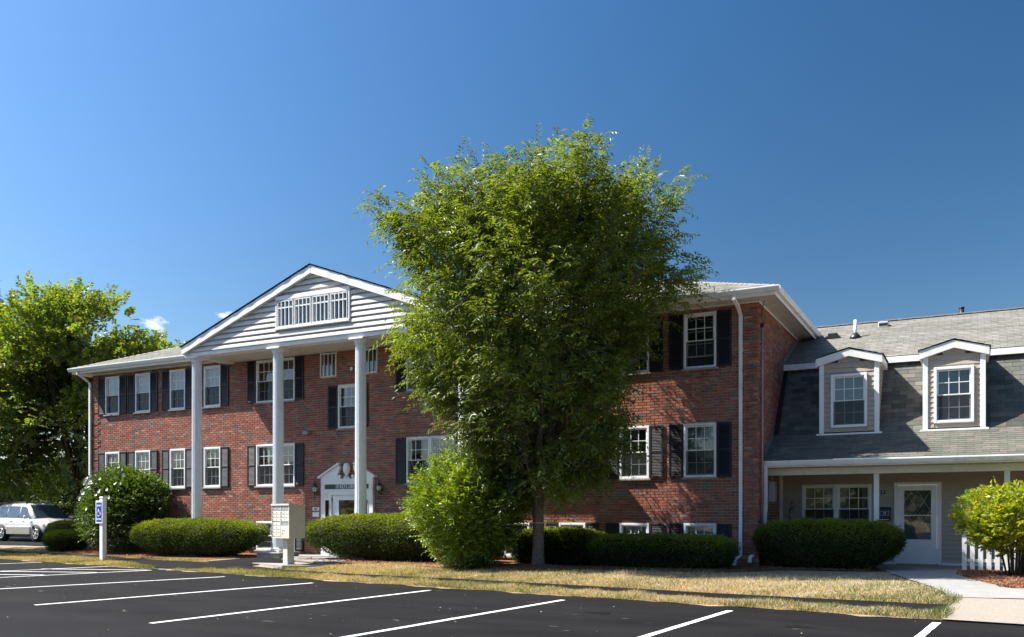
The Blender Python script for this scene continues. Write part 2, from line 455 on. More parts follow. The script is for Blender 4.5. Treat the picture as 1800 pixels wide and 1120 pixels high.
def paint_mat():
    m = mat('road_paint', (0.74, 0.74, 0.72), rough=0.7, var=0.06, scale=9, bump=0.2, bscale=90)
    nt = m.node_tree; n = nt.nodes; l = nt.links; b = n['Principled BSDF']
    geo = n.new('ShaderNodeNewGeometry')
    w = n.new('ShaderNodeTexNoise'); w.inputs['Scale'].default_value = 14; w.inputs['Detail'].default_value = 9; w.inputs['Roughness'].default_value = 0.8
    l.new(geo.outputs['Position'], w.inputs['Vector'])
    r = n.new('ShaderNodeMapRange'); r.inputs['From Min'].default_value = 0.62; r.inputs['From Max'].default_value = 0.70
    r.inputs['To Max'].default_value = 0.8
    l.new(w.outputs[0], r.inputs['Value'])
    old = b.inputs['Base Color'].links[0].from_socket
    mix = n.new('ShaderNodeMix'); mix.data_type = 'RGBA'
    l.new(r.outputs[0], mix.inputs['Factor']); l.new(old, mix.inputs['A']); mix.inputs['B'].default_value = (0.04, 0.04, 0.042, 1)
    l.new(mix.outputs['Result'], b.inputs['Base Color'])
    return m
M['road_paint'] = paint_mat()

def lawn_mat():
    m, nt, b = new_mat('dry_lawn')
    n = nt.nodes; l = nt.links
    geo = n.new('ShaderNodeNewGeometry')
    a = n.new('ShaderNodeTexNoise'); a.inputs['Scale'].default_value = 1.1; a.inputs['Detail'].default_value = 7
    f = n.new('ShaderNodeTexNoise'); f.inputs['Scale'].default_value = 45; f.inputs['Detail'].default_value = 6
    l.new(geo.outputs['Position'], a.inputs['Vector']); l.new(geo.outputs['Position'], f.inputs['Vector'])
    cr = n.new('ShaderNodeValToRGB')
    e = cr.color_ramp.elements
    e[0].position = 0.30; e[0].color = (0.23, 0.195, 0.105, 1)
    e[1].position = 0.50; e[1].color = (0.36, 0.285, 0.185, 1)
    x = e.new(0.75); x.color = (0.44, 0.355, 0.24, 1)
    l.new(a.outputs[0], cr.inputs['Fac'])
    mr = n.new('ShaderNodeMapRange'); mr.inputs['From Min'].default_value = 0.3; mr.inputs['From Max'].default_value = 0.7
    mr.inputs['To Min'].default_value = 0.6; mr.inputs['To Max'].default_value = 1.25
    l.new(f.outputs[0], mr.inputs['Value'])
    sc = n.new('ShaderNodeVectorMath'); sc.operation = 'SCALE'
    l.new(cr.outputs[0], sc.inputs[0]); l.new(mr.outputs[0], sc.inputs['Scale'])
    l.new(sc.outputs[0], b.inputs['Base Color'])
    b.inputs['Roughness'].default_value = 0.95; b.inputs['Specular IOR Level'].default_value = 0.1
    bp = n.new('ShaderNodeBump'); bp.inputs['Strength'].default_value = 0.8; bp.inputs['Distance'].default_value = 0.03
    l.new(f.outputs[0], bp.inputs['Height']); l.new(bp.outputs[0], b.inputs['Normal'])
    return m
M['lawn'] = lawn_mat()

# ------------------------------------------------------------------ ground
EB = np.array([-23.2, -3.05]); ET = np.array([0.98796, -0.15470]); EN = np.array([0.15470, 0.98796])
def lawn_z(x, y):
    e = (np.asarray(x) - EB[0]) * EN[0] + (np.asarray(y) - EB[1]) * EN[1]
    t = np.clip(e / 3.0, 0, 1)
    return 0.2 * t * t * (3 - 2 * t)
def gz(x, y): return float(lawn_z(x, y))

mb = MB(); mb.add([(-900, -700, -0.06), (900, -700, -0.06), (900, 1500, -0.06), (-900, 1500, -0.06)], [(0, 1, 2, 3)])
tag(mb.build('ground', M['lawn']), kind='structure')

# asphalt lot: everything on the street side of the lawn edge
mb = MB()
def edge_pt(s, e): return EB + ET * s + EN * e
P4 = [edge_pt(-70, -45), edge_pt(60, -45), edge_pt(60, 0.5), edge_pt(-70, 0.5)]
mb.add([(p[0], p[1], 0.0) for p in P4], [(0, 1, 2, 3)])
tag(mb.build('parking_lot', M['asphalt']), kind='structure')

# lawn: grid following the rise from the lot edge, with an uneven edge
S = np.arange(-40, 60.01, 0.25); E_ = np.concatenate([[0], np.geomspace(0.08, 30, 60)])
sg, eg = np.meshgrid(S, E_, indexing='ij')
wob = 0.07 * np.sin(S * 2.3) + 0.05 * np.sin(S * 5.1 + 1) + 0.03 * np.sin(S * 13.7) + 0.04 * rng.normal(size=len(S))
eg = eg + wob[:, None] * np.exp(-eg * 3)
gx = EB[0] + ET[0] * sg + EN[0] * eg; gy = EB[1] + ET[1] * sg + EN[1] * eg
gzv = lawn_z(gx, gy) + 0.012
gzv[:, 0] = 0.004
gzv += (0.010 * np.sin(gx * 3.1 + gy * 2.0) + 0.008 * np.sin(gx * 1.3 - gy * 4.7)) * np.clip(eg, 0, 1) * 0.4
V = np.stack([gx, gy, gzv], -1).reshape(-1, 3)
ns, ne = len(S), len(E_)
ii, jj = np.meshgrid(np.arange(ns - 1), np.arange(ne - 1), indexing='ij')
q = np.stack([ii * ne + jj, (ii + 1) * ne + jj, (ii + 1) * ne + jj + 1, ii * ne + jj + 1], -1).reshape(-1, 4)
# the lawn stops at the tan apron on the right
cen = V[q].mean(1)
keep = ~((cen[:, 0] > 3.95) & (cen[:, 1] < -4.6)) & (cen[:, 0] < 26)
o = tinted('lawn', V, q[keep], None, M['lawn'], smooth=True); tag(o, kind='structure')

def ribbon(name, left, right, m, dz, kind='structure', parent=None):
    """strip between two polylines, draped on the ground"""
    def resample(P, n):
        P = np.array(P, float); d = np.r_[0, np.cumsum(np.linalg.norm(np.diff(P, axis=0), axis=1))]
        t = np.linspace(0, d[-1], n); return np.stack([np.interp(t, d, P[:, 0]), np.interp(t, d, P[:, 1])], -1)
    n = 120; k = 5
    L = resample(left, n); Rr = resample(right, n)
    w = np.linspace(0, 1, k)[None, :, None]
    G = L[:, None] * (1 - w) + Rr[:, None] * w
    z = lawn_z(G[..., 0], G[..., 1]) + dz
    V = np.concatenate([G, z[..., None]], -1).reshape(-1, 3)
    i, j = np.meshgrid(np.arange(n - 1), np.arange(k - 1), indexing='ij')
    q = np.stack([i * k + j, (i + 1) * k + j, (i + 1) * k + j + 1, i * k + j + 1], -1).reshape(-1, 4)
    o = tinted(name, V, q, None, m, smooth=True, parent=parent)
    if kind: tag(o, kind=kind)
    return o
PATH_UP = [(-30, -0.55), (-26.6, -0.90), (-23.1, -1.40), (-20.0, -1.82), (-17.9, -2.40), (-16.0, -2.75), (-14.3, -2.95), (-12.9, -2.95), (-12.2, -3.45), (-10.4, -4.02), (-8.0, -4.42), (-5.2, -4.74), (-2.1, -5.20), (0.4, -5.62), (2.3, -5.86), (4.0, -6.07)]
PATH_LO = [(-30, -1.10), (-25.8, -1.50), (-22.2, -2.02), (-19.3, -2.42), (-16.9, -3.25), (-15.4, -3.90), (-14.6, -4.30), (-13.7, -4.35), (-12.4, -4.20), (-10.2, -4.36), (-7.9, -4.76), (-5.0, -5.12), (-2.0, -5.60), (0.5, -6.06), (2.3, -6.28), (3.95, -6.52)]
ribbon('asphalt_path', PATH_UP, PATH_LO, M['asphalt'], 0.030)
# short asphalt link from the path to the entrance
ribbon('asphalt_path', [(-14.3, -2.9), (-13.6, -2.2), (-12.9, -1.9)], [(-12.2, -3.5), (-11.6, -2.9), (-11.3, -2.3)], M['asphalt'], 0.034)
# concrete walk up to the porch door
ribbon('concrete_walk', [(2.44, 1.0), (2.52, 0.32), (3.32, -2.8), (3.85, -4.75), (4.05, -5.45)], [(4.05, 1.0), (4.03, -0.91), (4.51, -3.07), (4.92, -4.45), (5.1, -5.47)], M['concrete'], 0.034)
ribbon('concrete_walk', [(4.85, -4.2), (9.0, -4.0), (14, -3.9)], [(4.6, -5.47), (9.0, -5.3), (14, -5.2)], M['concrete'], 0.038)
ribbon('aggregate_apron', [(4.16, -5.28), (4.02, -6.3), (3.98, -7.36)], [(14, -5.0), (14, -6.5), (14, -8.7)], M['aggregate'], 0.026)
# entrance landing and mailbox pad
def slab(name, pts, z0, z1, m, parent=None, kind='structure'):
    mb = MB(); mb.prism([(p[0], p[1], z0) for p in pts], (0, 0, z1 - z0))
    o = mb.build(name, m, parent)
    if kind: tag(o, kind=kind)
    return o
slab('concrete_landing', [(-13.2, -1.55), (-10.4, -1.55), (-10.4, -0.02), (-13.2, -0.02)], 0.05, 0.245, M['concrete'])
slab('concrete_landing', [(-12.1, -2.3), (-10.2, -2.9), (-9.8, -2.4), (-10.6, -1.58), (-12.2, -1.58)], 0.02, 0.228, M['concrete'])
slab('mailbox_pad', [(-12.35, -3.12), (-10.75, -3.75), (-9.9, -3.35), (-10.6, -2.80)], 0.0, 0.165, M['concrete'])
slab('porch_slab', [(-0.0 + 0.012, 0.98), (14, 0.98), (14, 2.40), (0.012, 2.40)], 0.02, 0.235, M['concrete'])
slab('driveway', [(-60, 1.2), (-27.2, 1.2), (-27.2, 30), (-60, 30)], 0.05, 0.225, M['asphalt'])

# painted parking lines
def line(a, b, w=0.10, ext=0.0, name='parking_line', z=0.004):
    a = np.array(a, float); b = np.array(b, float); d = (b - a) / np.linalg.norm(b - a); p = np.array([-d[1], d[0]]) * w / 2
    a = a - d * ext
    n = 24
    vs = []; fs = []
    for i in range(n + 1):
        c = a + (b - a) * i / n
        j = rng.normal(0, 0.0022, 2)
        vs += [(*(c + p * (1 + j[0] / w * 2)), z), (*(c - p * (1 + j[1] / w * 2)), z)]
        if i: fs.append((2*i-2, 2*i-1, 2*i+1, 2*i))
    mb = MB(); mb.add(vs, fs)
    tag(mb.build(name, M['road_paint']), kind='structure')
line((-5.09, -12.42), (-4.64, -6.52))
line((-2.05, -12.5), (-1.66, -7.07), ext=0.2)
line((0.87, -12.6), (1.18, -7.42), ext=0.2)
line((3.50, -12.8), (3.92, -7.60), ext=0.2)
line((4.55, -9.3), (10.0, -6.4 - 1.0), w=0.12)
line((-8.60, -11.65), (-7.76, -6.13))
line((-12.3, -11.0), (-10.77, -5.62), ext=0.3)
line((-15.4, -9.6), (-14.20, -4.75))
line((-17.6, -8.6), (-16.63, -4.12))
line((-21.2, -7.9), (-20.25, -3.62))
line((-17.12, -5.75), (-14.27, -4.80), w=0.11, z=0.008)
line((-17.35, -6.95), (-14.62, -6.02), w=0.11, z=0.008)
line((-17.6, -8.2), (-14.90, -7.2), w=0.11, z=0.008)
line((-24.6, -6.6), (-23.9, -3.1))

# ------------------------------------------------------------------ brick building
BL = -22.80        # left end
BB = empty('brick_building', (0, 0, 0), 'long three level red brick building with white columned gable and black shutters', 'building')
WIN = []           # openings (x0, x1, z0, z1)
cols_x = [(-22.12, -21.40), (-20.62, -19.89), (-18.97, -18.26), (-17.43, -16.70), (-15.20, -13.66), (-9.63, -8.07), (-6.55, -5.80), (-4.97, -4.24), (-3.34, -2.58), (-1.73, -0.95)]
for (a, b) in cols_x:
    WIN.append((a, b, 4.85, 6.15, 'top')); WIN.append((a, b, 2.29, 3.56, 'mid')); WIN.append((a, b, 0.34, 1.21, 'base'))
WIN.append((-12.03, -11.30, 3.92, 5.18, 'stair'))
WIN.append((-12.68, -12.09, 5.45, 6.28, 'bars')); WIN.append((-11.22, -10.62, 5.45, 6.28, 'bars'))
DOOR = (-12.62, -10.71, 0.2, 2.62)
OPEN = [(w[0], w[1], w[2], w[3]) for w in WIN] + [(-12.55, -10.78, 0.0, 2.30)]

def wall_with_openings(u0, u1, z0, z1, openings, fn, cell=None):
    """plane cut into cells around openings; fn(u, z) -> 3D"""
    us = sorted({u0, u1, *[o[0] for o in openings], *[o[1] for o in openings]})
    zs = sorted({z0, z1, *[o[2] for o in openings], *[o[3] for o in openings]})
    us = [u for u in us if u0 <= u <= u1]; zs = [z for z in zs if z0 <= z <= z1]
    mb = MB()
    for i in range(len(us) - 1):
        for j in range(len(zs) - 1):
            cu = (us[i] + us[i+1]) / 2; cz = (zs[j] + zs[j+1]) / 2
            if any(o[0] < cu < o[1] and o[2] < cz < o[3] for o in openings): continue
            mb.add([fn(us[i], zs[j]), fn(us[i+1], zs[j]), fn(us[i+1], zs[j+1]), fn(us[i], zs[j+1])], [(0, 1, 2, 3)])
    return mb
wmb = wall_with_openings(BL, 0.0, 0.0, 6.30, OPEN, lambda u, z: (u, 0.006, z))
wmb.add([(0 - 0.006, 0.006, 0), (0 - 0.006, 12, 0), (0 - 0.006, 12, 6.3), (0 - 0.006, 0.006, 6.3)], [(0, 1, 2, 3)])
wmb.add([(BL + 0.006, 0.006, 0), (BL + 0.006, 12, 0), (BL + 0.006, 12, 6.3), (BL + 0.006, 0.006, 6.3)], [(3, 2, 1, 0)])
wmb.add([(BL, 12, 0), (0, 12, 0), (0, 12, 6.3), (BL, 12, 6.3)], [(3, 2, 1, 0)])
for o in OPEN:   # reveals
    x0, x1, z0, z1 = o
    wmb.add([(x0, 0.006, z0), (x0, 0.12, z0), (x0, 0.12, z1), (x0, 0.006, z1)], [(0, 1, 2, 3)])
    wmb.add([(x1, 0.006, z0), (x1, 0.12, z0), (x1, 0.12, z1), (x1, 0.006, z1)], [(3, 2, 1, 0)])
    wmb.add([(x0, 0.006, z1), (x1, 0.006, z1), (x1, 0.12, z1), (x0, 0.12, z1)], [(3, 2, 1, 0)])
    wmb.add([(x0, 0.006, z0), (x1, 0.006, z0), (x1, 0.12, z0), (x0, 0.12, z0)], [(0, 1, 2, 3)])
wmb.build('wall', M['mortar'], BB)

CH = 0.0677; BHt = 0.0572; BLn = 0.2035; JT = 0.0098
PAL = np.array([(0.335, 0.125, 0.082), (0.295, 0.108, 0.074), (0.375, 0.150, 0.098), (0.31, 0.125, 0.088), (0.255, 0.095, 0.068),
                (0.190, 0.155, 0.125), (0.230, 0.175, 0.135), (0.155, 0.132, 0.115), (0.36, 0.22, 0.155)])
PW = np.array([0.24, 0.22, 0.14, 0.12, 0.10, 0.045, 0.045, 0.05, 0.04]); PW /= PW.sum()
def brick_rects(u0, u1, z0, z1, openings, seed=0):
    out = []
    r = np.random.default_rng(seed)
    k = int(math.floor(z0 / CH)); 
    while (k + 1) * CH <= z1 + 0.02:
        za = k * CH + (CH - BHt) / 2; zb = za + BHt
        if za >= z0 - 0.001:
            iv = [(u0, u1)]
            for o in openings:
                if o[2] - 0.005 < zb and o[3] + 0.005 > za:
                    nv = []
                    for a, b in iv:
                        if o[1] <= a or o[0] >= b: nv.append((a, b)); continue
                        if o[0] > a: nv.append((a, o[0] - 0.004))
                        if o[1] < b: nv.append((o[1] + 0.004, b))
                    iv = nv
            off = (BLn / 2 if k % 2 else 0) + r.normal(0, 0.004)
            for a, b in iv:
                n0 = math.floor((a - off) / BLn); x = n0 * BLn + off
                while x < b:
                    p = max(a, x) ; q = min(b, x + BLn - JT)
                    if q - p > 0.03: out.append((p, q, za, zb, k))
                    x += BLn
        k += 1
    return out
def brick_quads(rects, fn, proud=0.0, seed=1):
    """fn(u, depth, z) -> xyz arrays; depth positive = out of the wall"""
    r = np.random.default_rng(seed)
    R = np.array([x[:4] for x in rects]); n = len(R)
    d = 0.006 + proud + r.uniform(-0.002, 0.003, n); b = 0.004
    j = r.normal(0, 0.0012, (n, 2))
    u0 = R[:, 0]; u1 = R[:, 1]; z0 = R[:, 2] + j[:, 0]; z1 = R[:, 3] + j[:, 0]
    back = -0.008
    P = [(u0, back, z0), (u1, back, z0), (u1, back, z1), (u0, back, z1), (u0 + b, d, z0 + b), (u1 - b, d, z0 + b), (u1 - b, d, z1 - b), (u0 + b, d, z1 - b)]
    V = np.stack([np.stack(fn(p[0], np.broadcast_to(p[1], (n,)), p[2]), -1) for p in P], 1)
    base = np.arange(n)[:, None, None] * 8
    F = np.array([(4, 5, 6, 7), (0, 1, 5, 4), (1, 2, 6, 5), (2, 3, 7, 6), (3, 0, 4, 7)])[None] + base
    pick = r.choice(len(PAL), n, p=PW)
    # grey bricks come in small runs
    c = PAL[pick] * r.uniform(0.82, 1.15, (n, 1))
    return V, F, c

# corner quoins: blocks of five courses, one recessed course between them
def in_quoin(k): return (k % 6) != 0
def split_quoin(rects, lo, hi):
    a = [x for x in rects if lo <= (x[0] + x[1]) / 2 <= hi and in_quoin(x[4])]
    sa = set(a); return [x for x in rects if x not in sa], a
front = brick_rects(BL, 0.0, 0.0, 6.29, OPEN + [], seed=3)
side = brick_rects(0.0, 12.0, 0.0, 6.29, [], seed=4)
fpl, fq1 = split_quoin(front, -0.36, 0.0)
fpl, fq2 = split_quoin(fpl, BL, BL + 0.36)
spl, sq = split_quoin(side, 0.0, 0.36)
f_front = lambda u, d, z: (u, -d, z)
f_right = lambda u, d, z: (d, u, z)
f_left = lambda u, d, z: (BL - d, u, z)

# the 300 largest clear bricks near the right end stand as single pieces
cand = [x for x in fpl if -2.9 < (x[0] + x[1]) / 2 < -0.36 and 1.30 < x[2] < 3.6 and (x[1] - x[0]) > 0.19]
cand.sort(key=lambda x: -x[0]); single = cand[:300]; sset = set(single)
fpl = [x for x in fpl if x not in sset]
parts = []
parts.append(brick_quads(fpl, f_front, 0, 5)); parts.append(brick_quads(fq1 + fq2, f_front, 0.018, 6))
parts.append(brick_quads(spl, f_right, 0, 7)); parts.append(brick_quads(sq, f_right, 0.018, 8))
parts.append(brick_quads(brick_rects(0.0, 12.0, 0.0, 6.29, [], 9), f_left, 0, 10))
VV = []; FF = []; TT = []; base = 0
for V_, F_, c_ in parts:
    VV.append(V_.reshape(-1, 3)); FF.append(F_.reshape(-1, 4) + base); TT.append(np.repeat(c_, 8, 0)); base += len(V_) * 8
o = tinted('brickwork', np.concatenate(VV), np.concatenate(FF), np.concatenate(TT), M['brick'], BB)
tag(o, kind='stuff')
bl = BLn - JT
mbk = MB(); b_ = 0.004
mbk.add([(0, 0.008, 0), (bl, 0.008, 0), (bl, 0.008, BHt), (0, 0.008, BHt), (b_, -0.006, b_), (bl-b_, -0.006, b_), (bl-b_, -0.006, BHt-b_), (b_, -0.006, BHt-b_)],
        [(4,5,6,7), (0,1,5,4), (1,2,6,5), (2,3,7,6), (3,0,4,7)])
brick_me = mbk.mesh('brick', M['brick_single'])
for x in single:
    o = bpy.data.objects.new('brick', brick_me)
    o.location = (x[0], rng.uniform(-0.003, 0.002), x[2]); 
    c = PAL[rng.choice(len(PAL), p=PW)] * rng.uniform(0.82, 1.15)
    o.color = (*c, 1)
    link(o, BB)

# ---- windows
mesh_cache = {}
def cached(key, fn):
    if key not in mesh_cache: mesh_cache[key] = fn()
    return mesh_cache[key]
def put(name, me, parent, loc=(0, 0, 0)):
    o = bpy.data.objects.new(name, me); o.location = loc
    return link(o, parent)

def frame_mb(w, h, t, y0, y1, x=0.0, z=0.0, bev=0.006):
    mb = MB()
    mb.box(x, x + t, y0, y1, z, z + h, bev); mb.box(x + w - t, x + w, y0, y1, z, z + h, bev)
    mb.box(x + t, x + w - t, y0 + 0.002, y1, z, z + t, bev); mb.box(x + t, x + w - t, y0 + 0.002, y1, z + h - t, z + h, bev)
    return mb
def double_hung(root, x, z, w, h, y=0.0, proud=0.035, cover=None, half=None, sill=True, open_=0.0, name='window', trim=0.055):
    """one double hung window; origin at its lower left outer corner on the wall face"""
    key = (round(w, 3), round(h, 3), proud, trim)
    T = trim
    fr = cached(('f',) + key, lambda: frame_mb(w, h, T, -proud, 0.10).mesh('window', M['vinyl']))
    win = put(name, fr, root, (x, y, z))
    iw = w - 2*T; ih = h - 2*T; sh = ih / 2 + 0.015; st = 0.032
    for k, (zz, yy, dz) in enumerate([(T + ih - sh, 0.0, 0), (T, 0.035, open_)]):
        sm = cached(('s', k) + key, lambda: frame_mb(iw, sh, st, yy, yy + 0.03, T, 0, 0.003).mesh('sash', M['sash']))
        put('sash', sm, win, (0, 0, zz + dz))
        pw = (iw - 2*st) / 3; ph = (sh - 2*st) / 2
        pm = cached(('p', k) + key, lambda: MB().add([(0, 0, 0), (pw, 0, 0), (pw, 0, ph), (0, 0, ph)], [(0, 1, 2, 3)]).mesh('pane', M['glass']))
        for i in range(3):
            for j in range(2):
                put('pane', pm, win, (T + st + i*pw, yy + 0.016 + rng.uniform(-.0004, .0004), zz + dz + st + j*ph))
        mu = MB(); mt = 0.0085
        for i in (1, 2): mu.box(T + st + i*pw - mt, T + st + i*pw + mt, yy + 0.011, yy + 0.021, st, sh - st)
        mu.box(T + st, T + iw - st, yy + 0.0125, yy + 0.0195, st + ph - mt, st + ph + mt)
        mm = cached(('m', k) + key, lambda: mu.mesh('muntin', M['sash']))
        put('muntin', mm, win, (0, 0, zz + dz))
    if cover == 'curtain':
        c = MB(); n = 40
        vs = []; 
        for i in range(n + 1):
            u = T + iw * i / n; yy = 0.16 + 0.016 * math.sin(i * 1.45) + 0.006 * math.sin(i * 3.3 + x)
            vs += [(u, yy, T - 0.02), (u, yy, h - T)]
        c.add(vs, [(2*i, 2*i+2, 2*i+3, 2*i+1) for i in range(n)], True)
        c.build('curtain', M['curtain'], win)
    elif cover == 'blind':
        c = MB(); hh = (half if half else 1.0) * ih
        n = int(hh / 0.045)
        for i in range(n):
            zc = h - T - 0.045 * (i + 0.5)
            c.add([(T, 0.135, zc + 0.024), (T + iw, 0.135, zc + 0.024), (T + iw, 0.15, zc - 0.024), (T, 0.15, zc - 0.024)], [(3, 2, 1, 0)])
        c.build('blind', M['blind'], win)
    elif cover == 'drape':
        c = MB(); n = 14
        for (ua, ub) in ((T, T + iw * 0.28), (T + iw * 0.74, T + iw)):
            vs = []
            for i in range(n + 1):
                u = ua + (ub - ua) * i / n; yy = 0.16 + 0.015 * math.sin(i * 1.7)
                vs += [(u, yy, T), (u, yy, h - T)]
            c.add(vs, [(2*i, 2*i+2, 2*i+3, 2*i+1) for i in range(n)], True)
        c.build('curtain', M['dim_curtain'], win)
    sc_ = cached(('scr',) + key, lambda: MB().add([(T, -0.004, T), (w - T, -0.004, T), (w - T, -0.004, T + sh - 0.02), (T, -0.004, T + sh - 0.02)], [(0, 1, 2, 3)]).mesh('insect_screen', M['mesh']))
    put('insect_screen', sc_, win)
    if sill:
        sm = cached(('sill',) + key, lambda: MB().box(-0.045, w + 0.045, -0.075, 0.0, -0.045, -0.003, 0.006).mesh('sill', M['concrete']))
        put('sill', sm, win)
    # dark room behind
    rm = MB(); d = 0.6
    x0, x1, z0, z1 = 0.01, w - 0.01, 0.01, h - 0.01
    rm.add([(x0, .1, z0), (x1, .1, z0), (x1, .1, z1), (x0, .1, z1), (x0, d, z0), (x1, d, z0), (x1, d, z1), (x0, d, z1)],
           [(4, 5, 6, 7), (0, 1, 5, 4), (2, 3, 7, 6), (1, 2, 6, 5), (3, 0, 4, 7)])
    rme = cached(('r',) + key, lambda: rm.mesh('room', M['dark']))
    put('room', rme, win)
    return win

def shutter(root, x, z, w, h):
    def mk():
        mb = MB(); t = 0.045
        mb.box(0, t, -0.045, -0.012, 0, h, 0.004); mb.box(w - t, w, -0.045, -0.012, 0, h, 0.004)
        for zz in (0, h * 0.5 - t * 0.7, h - t * 1.3): mb.box(t, w - t, -0.043, -0.012, zz, zz + t * 1.3, 0.004)
        mb.box(t, w - t, -0.020, -0.013, t, h - t)
        return mb.mesh('shutter', M['shutter'])
    def lv():
        mb = MB(); t = 0.045; n = int((h / 2 - 2.0 * t) / 0.038)
        for (za, zb) in ((t * 1.3, h * 0.5 - t * 0.7), (h * 0.5 + t * 0.6, h - t * 1.3)):
            n = max(3, int((zb - za) / 0.036))
            for i in range(n):
                z0 = za + (zb - za) * i / n; z1 = za + (zb - za) * (i + 1) / n
                mb.add([(t, -0.040, z0 + 0.002), (w - t, -0.040, z0 + 0.002), (w - t, -0.022, z1 + 0.004), (t, -0.022, z1 + 0.004), (t, -0.022, z0), (w - t, -0.022, z0)],
                       [(0, 1, 2, 3), (4, 5, 1, 0)])
        return mb.mesh('louvre', M['shutter'])
    key = (round(w, 2), round(h, 2))
    w, h = key
    s = put('shutter', cached(('sh',) + key, mk), root, (x, 0, z))
    l = put('louvre', cached(('lv',) + key, lv), s)
    return s

for (x0, x1, z0, z1, kind) in WIN:
    if kind == 'bars': continue
    w = x1 - x0; h = z1 - z0
    left_end = x0 < -15.5
    cover = None; half = None; op = 0
    if kind == 'top': cover = 'curtain' if left_end else ('drape' if x0 > -5.5 and x0 < -2 else None)
    if kind == 'mid': cover = 'blind'; half = 1.0 if x0 > -5 else 0.55
    if kind == 'base': cover = 'curtain' if x0 > -4 else 'blind'
    if kind == 'mid' and left_end: cover = 'drape'
    if kind == 'stair': cover = 'drape'
    if kind == 'top' and x0 > -2: op = 0.22
    zz = z0 
    if kind == 'base':
        win = double_hung(BB, x0, z0, w, h, cover=cover, half=1.0)
    elif w > 1.0:
        wa = w / 2 - 0.0
        for k in (0, 1):
            double_hung(BB, x0 + k * wa + (0.0015 if k else -0.0), z0, wa - 0.0015, h, cover=cover, half=(0.35, 0.6)[k] if kind == 'mid' else None, sill=True, open_=op, trim=0.05)
    else:
        double_hung(BB, x0, z0, w, h, cover=cover, half=half, open_=op)
    sw = 0.345
    shutter(BB, x0 - sw - 0.012, z0 - 0.0, sw, h)
    shutter(BB, x1 + 0.012, z0 - 0.0, sw, h)

# barred vents/windows
def barred(root, x, z, w, h, y=0.0, proud=0.05, nb=3, head=0.27):
    fr = frame_mb(w, h, 0.03, y - proud, y + 0.05, 0, 0, 0.004)
    fr.box(0.03, w - 0.03, y - proud + 0.004, y + 0.02, h * (1 - head) - 0.018, h * (1 - head) + 0.018)
    win = fr.build('window', M['vinyl'], root, (x, 0, z))
    for i in range(1, nb + 1):
        b = MB(); xx = w * i / (nb + 1)
        b.box(xx - 0.011, xx + 0.011, y - proud + 0.006, y - proud + 0.026, 0.03, h - 0.03)
        b.build('bar', M['vinyl'], win)
    p = MB().add([(0.02, y - 0.012, 0.02), (w - 0.02, y - 0.012, 0.02), (w - 0.02, y - 0.012, h - 0.02), (0.02, y - 0.012, h - 0.02)], [(0, 1, 2, 3)])
    p.build('pane', M['glass'], win)
    q = MB().box(0.02, w - 0.02, y + 0.03, y + 0.05, h * (1 - head), h - 0.02)
    q.build('blind', M['blind'], win)
    r = MB().add([(0.0, y + 0.10, 0.0), (w, y + 0.10, 0.0), (w, y + 0.10, h), (0.0, y + 0.10, h)], [(0, 1, 2, 3)])
    r.build('room', M['screen'], win)
    return win
barred(BB, -12.68, 5.45, 0.59, 0.83 + 0.10, 0.0)
barred(BB, -11.22, 5.45, 0.60, 0.83 + 0.10, 0.0)

# ---- eaves, gutters, roof
EV = 0.45
mb = MB()
mb.box(BL - EV, EV, -EV, 0.0 - 0.03, 6.300, 6.318)
mb.box(0.03, EV, -0.03, 12.4, 6.300, 6.318)
mb.box(BL - EV, BL - 0.03, -0.03, 12.4, 6.300, 6.318)
mb.build('soffit', M['soffit'], BB)
mb = MB()
mb.box(BL - EV - 0.002, EV + 0.002, -EV - 0.02, -EV, 6.27, 6.46, 0.004)
mb.box(EV, EV + 0.02, -EV, 12.4, 6.27, 6.46, 0.004)
mb.box(BL - EV - 0.02, BL - EV, -EV, 12.4, 6.27, 6.46, 0.004)
mb.box(BL, 0, -0.028, -0.004, 6.245, 6.298, 0.004)
mb.box(0.004, 0.028, -0.0, 12, 6.245, 6.298, 0.004)
mb.build('fascia', M['white'], BB)
def gutter(root, x0, x1, y, z, ax='x', sgn=-1, name='gutter', m=None):
    """K-profile gutter along x (or y), wall side at y, opening outward by sgn"""
    prof = [(0, 0.0), (0.075, 0.0), (0.085, 0.02), (0.10, 0.05), (0.115, 0.085), (0.115, 0.11), (0.10, 0.115), (0.095, 0.105), (0.012, 0.02), (0.0, 0.115)]
    mb = MB()
    if ax == 'x':
        A = [(x0, y + sgn*p[0], z + p[1]) for p in prof]; d = (x1 - x0, 0, 0)
    else:
        A = [(y + sgn*p[0], x0, z + p[1]) for p in prof]; d = (0, x1 - x0, 0)
    n = len(A); d = Vector(d)
    vs = [Vector(a) for a in A] + [Vector(a) + d for a in A]
    fs = [(i, (i+1) % n, n + (i+1) % n, n + i) for i in range(n - 1)]
    fs += [tuple(range(9))[::-1], tuple(range(n, n + 9))]
    mb.add(vs, fs)
    return mb.build(name, m or M['white'], root)
gutter(BB, BL - EV - 0.1, -16.75, -EV - 0.021, 6.345)
gutter(BB, -6.55, EV + 0.13, -EV - 0.021, 6.345)
gutter(BB, -EV - 0.02, 12.4, EV + 0.021, 6.345, 'y', 1)

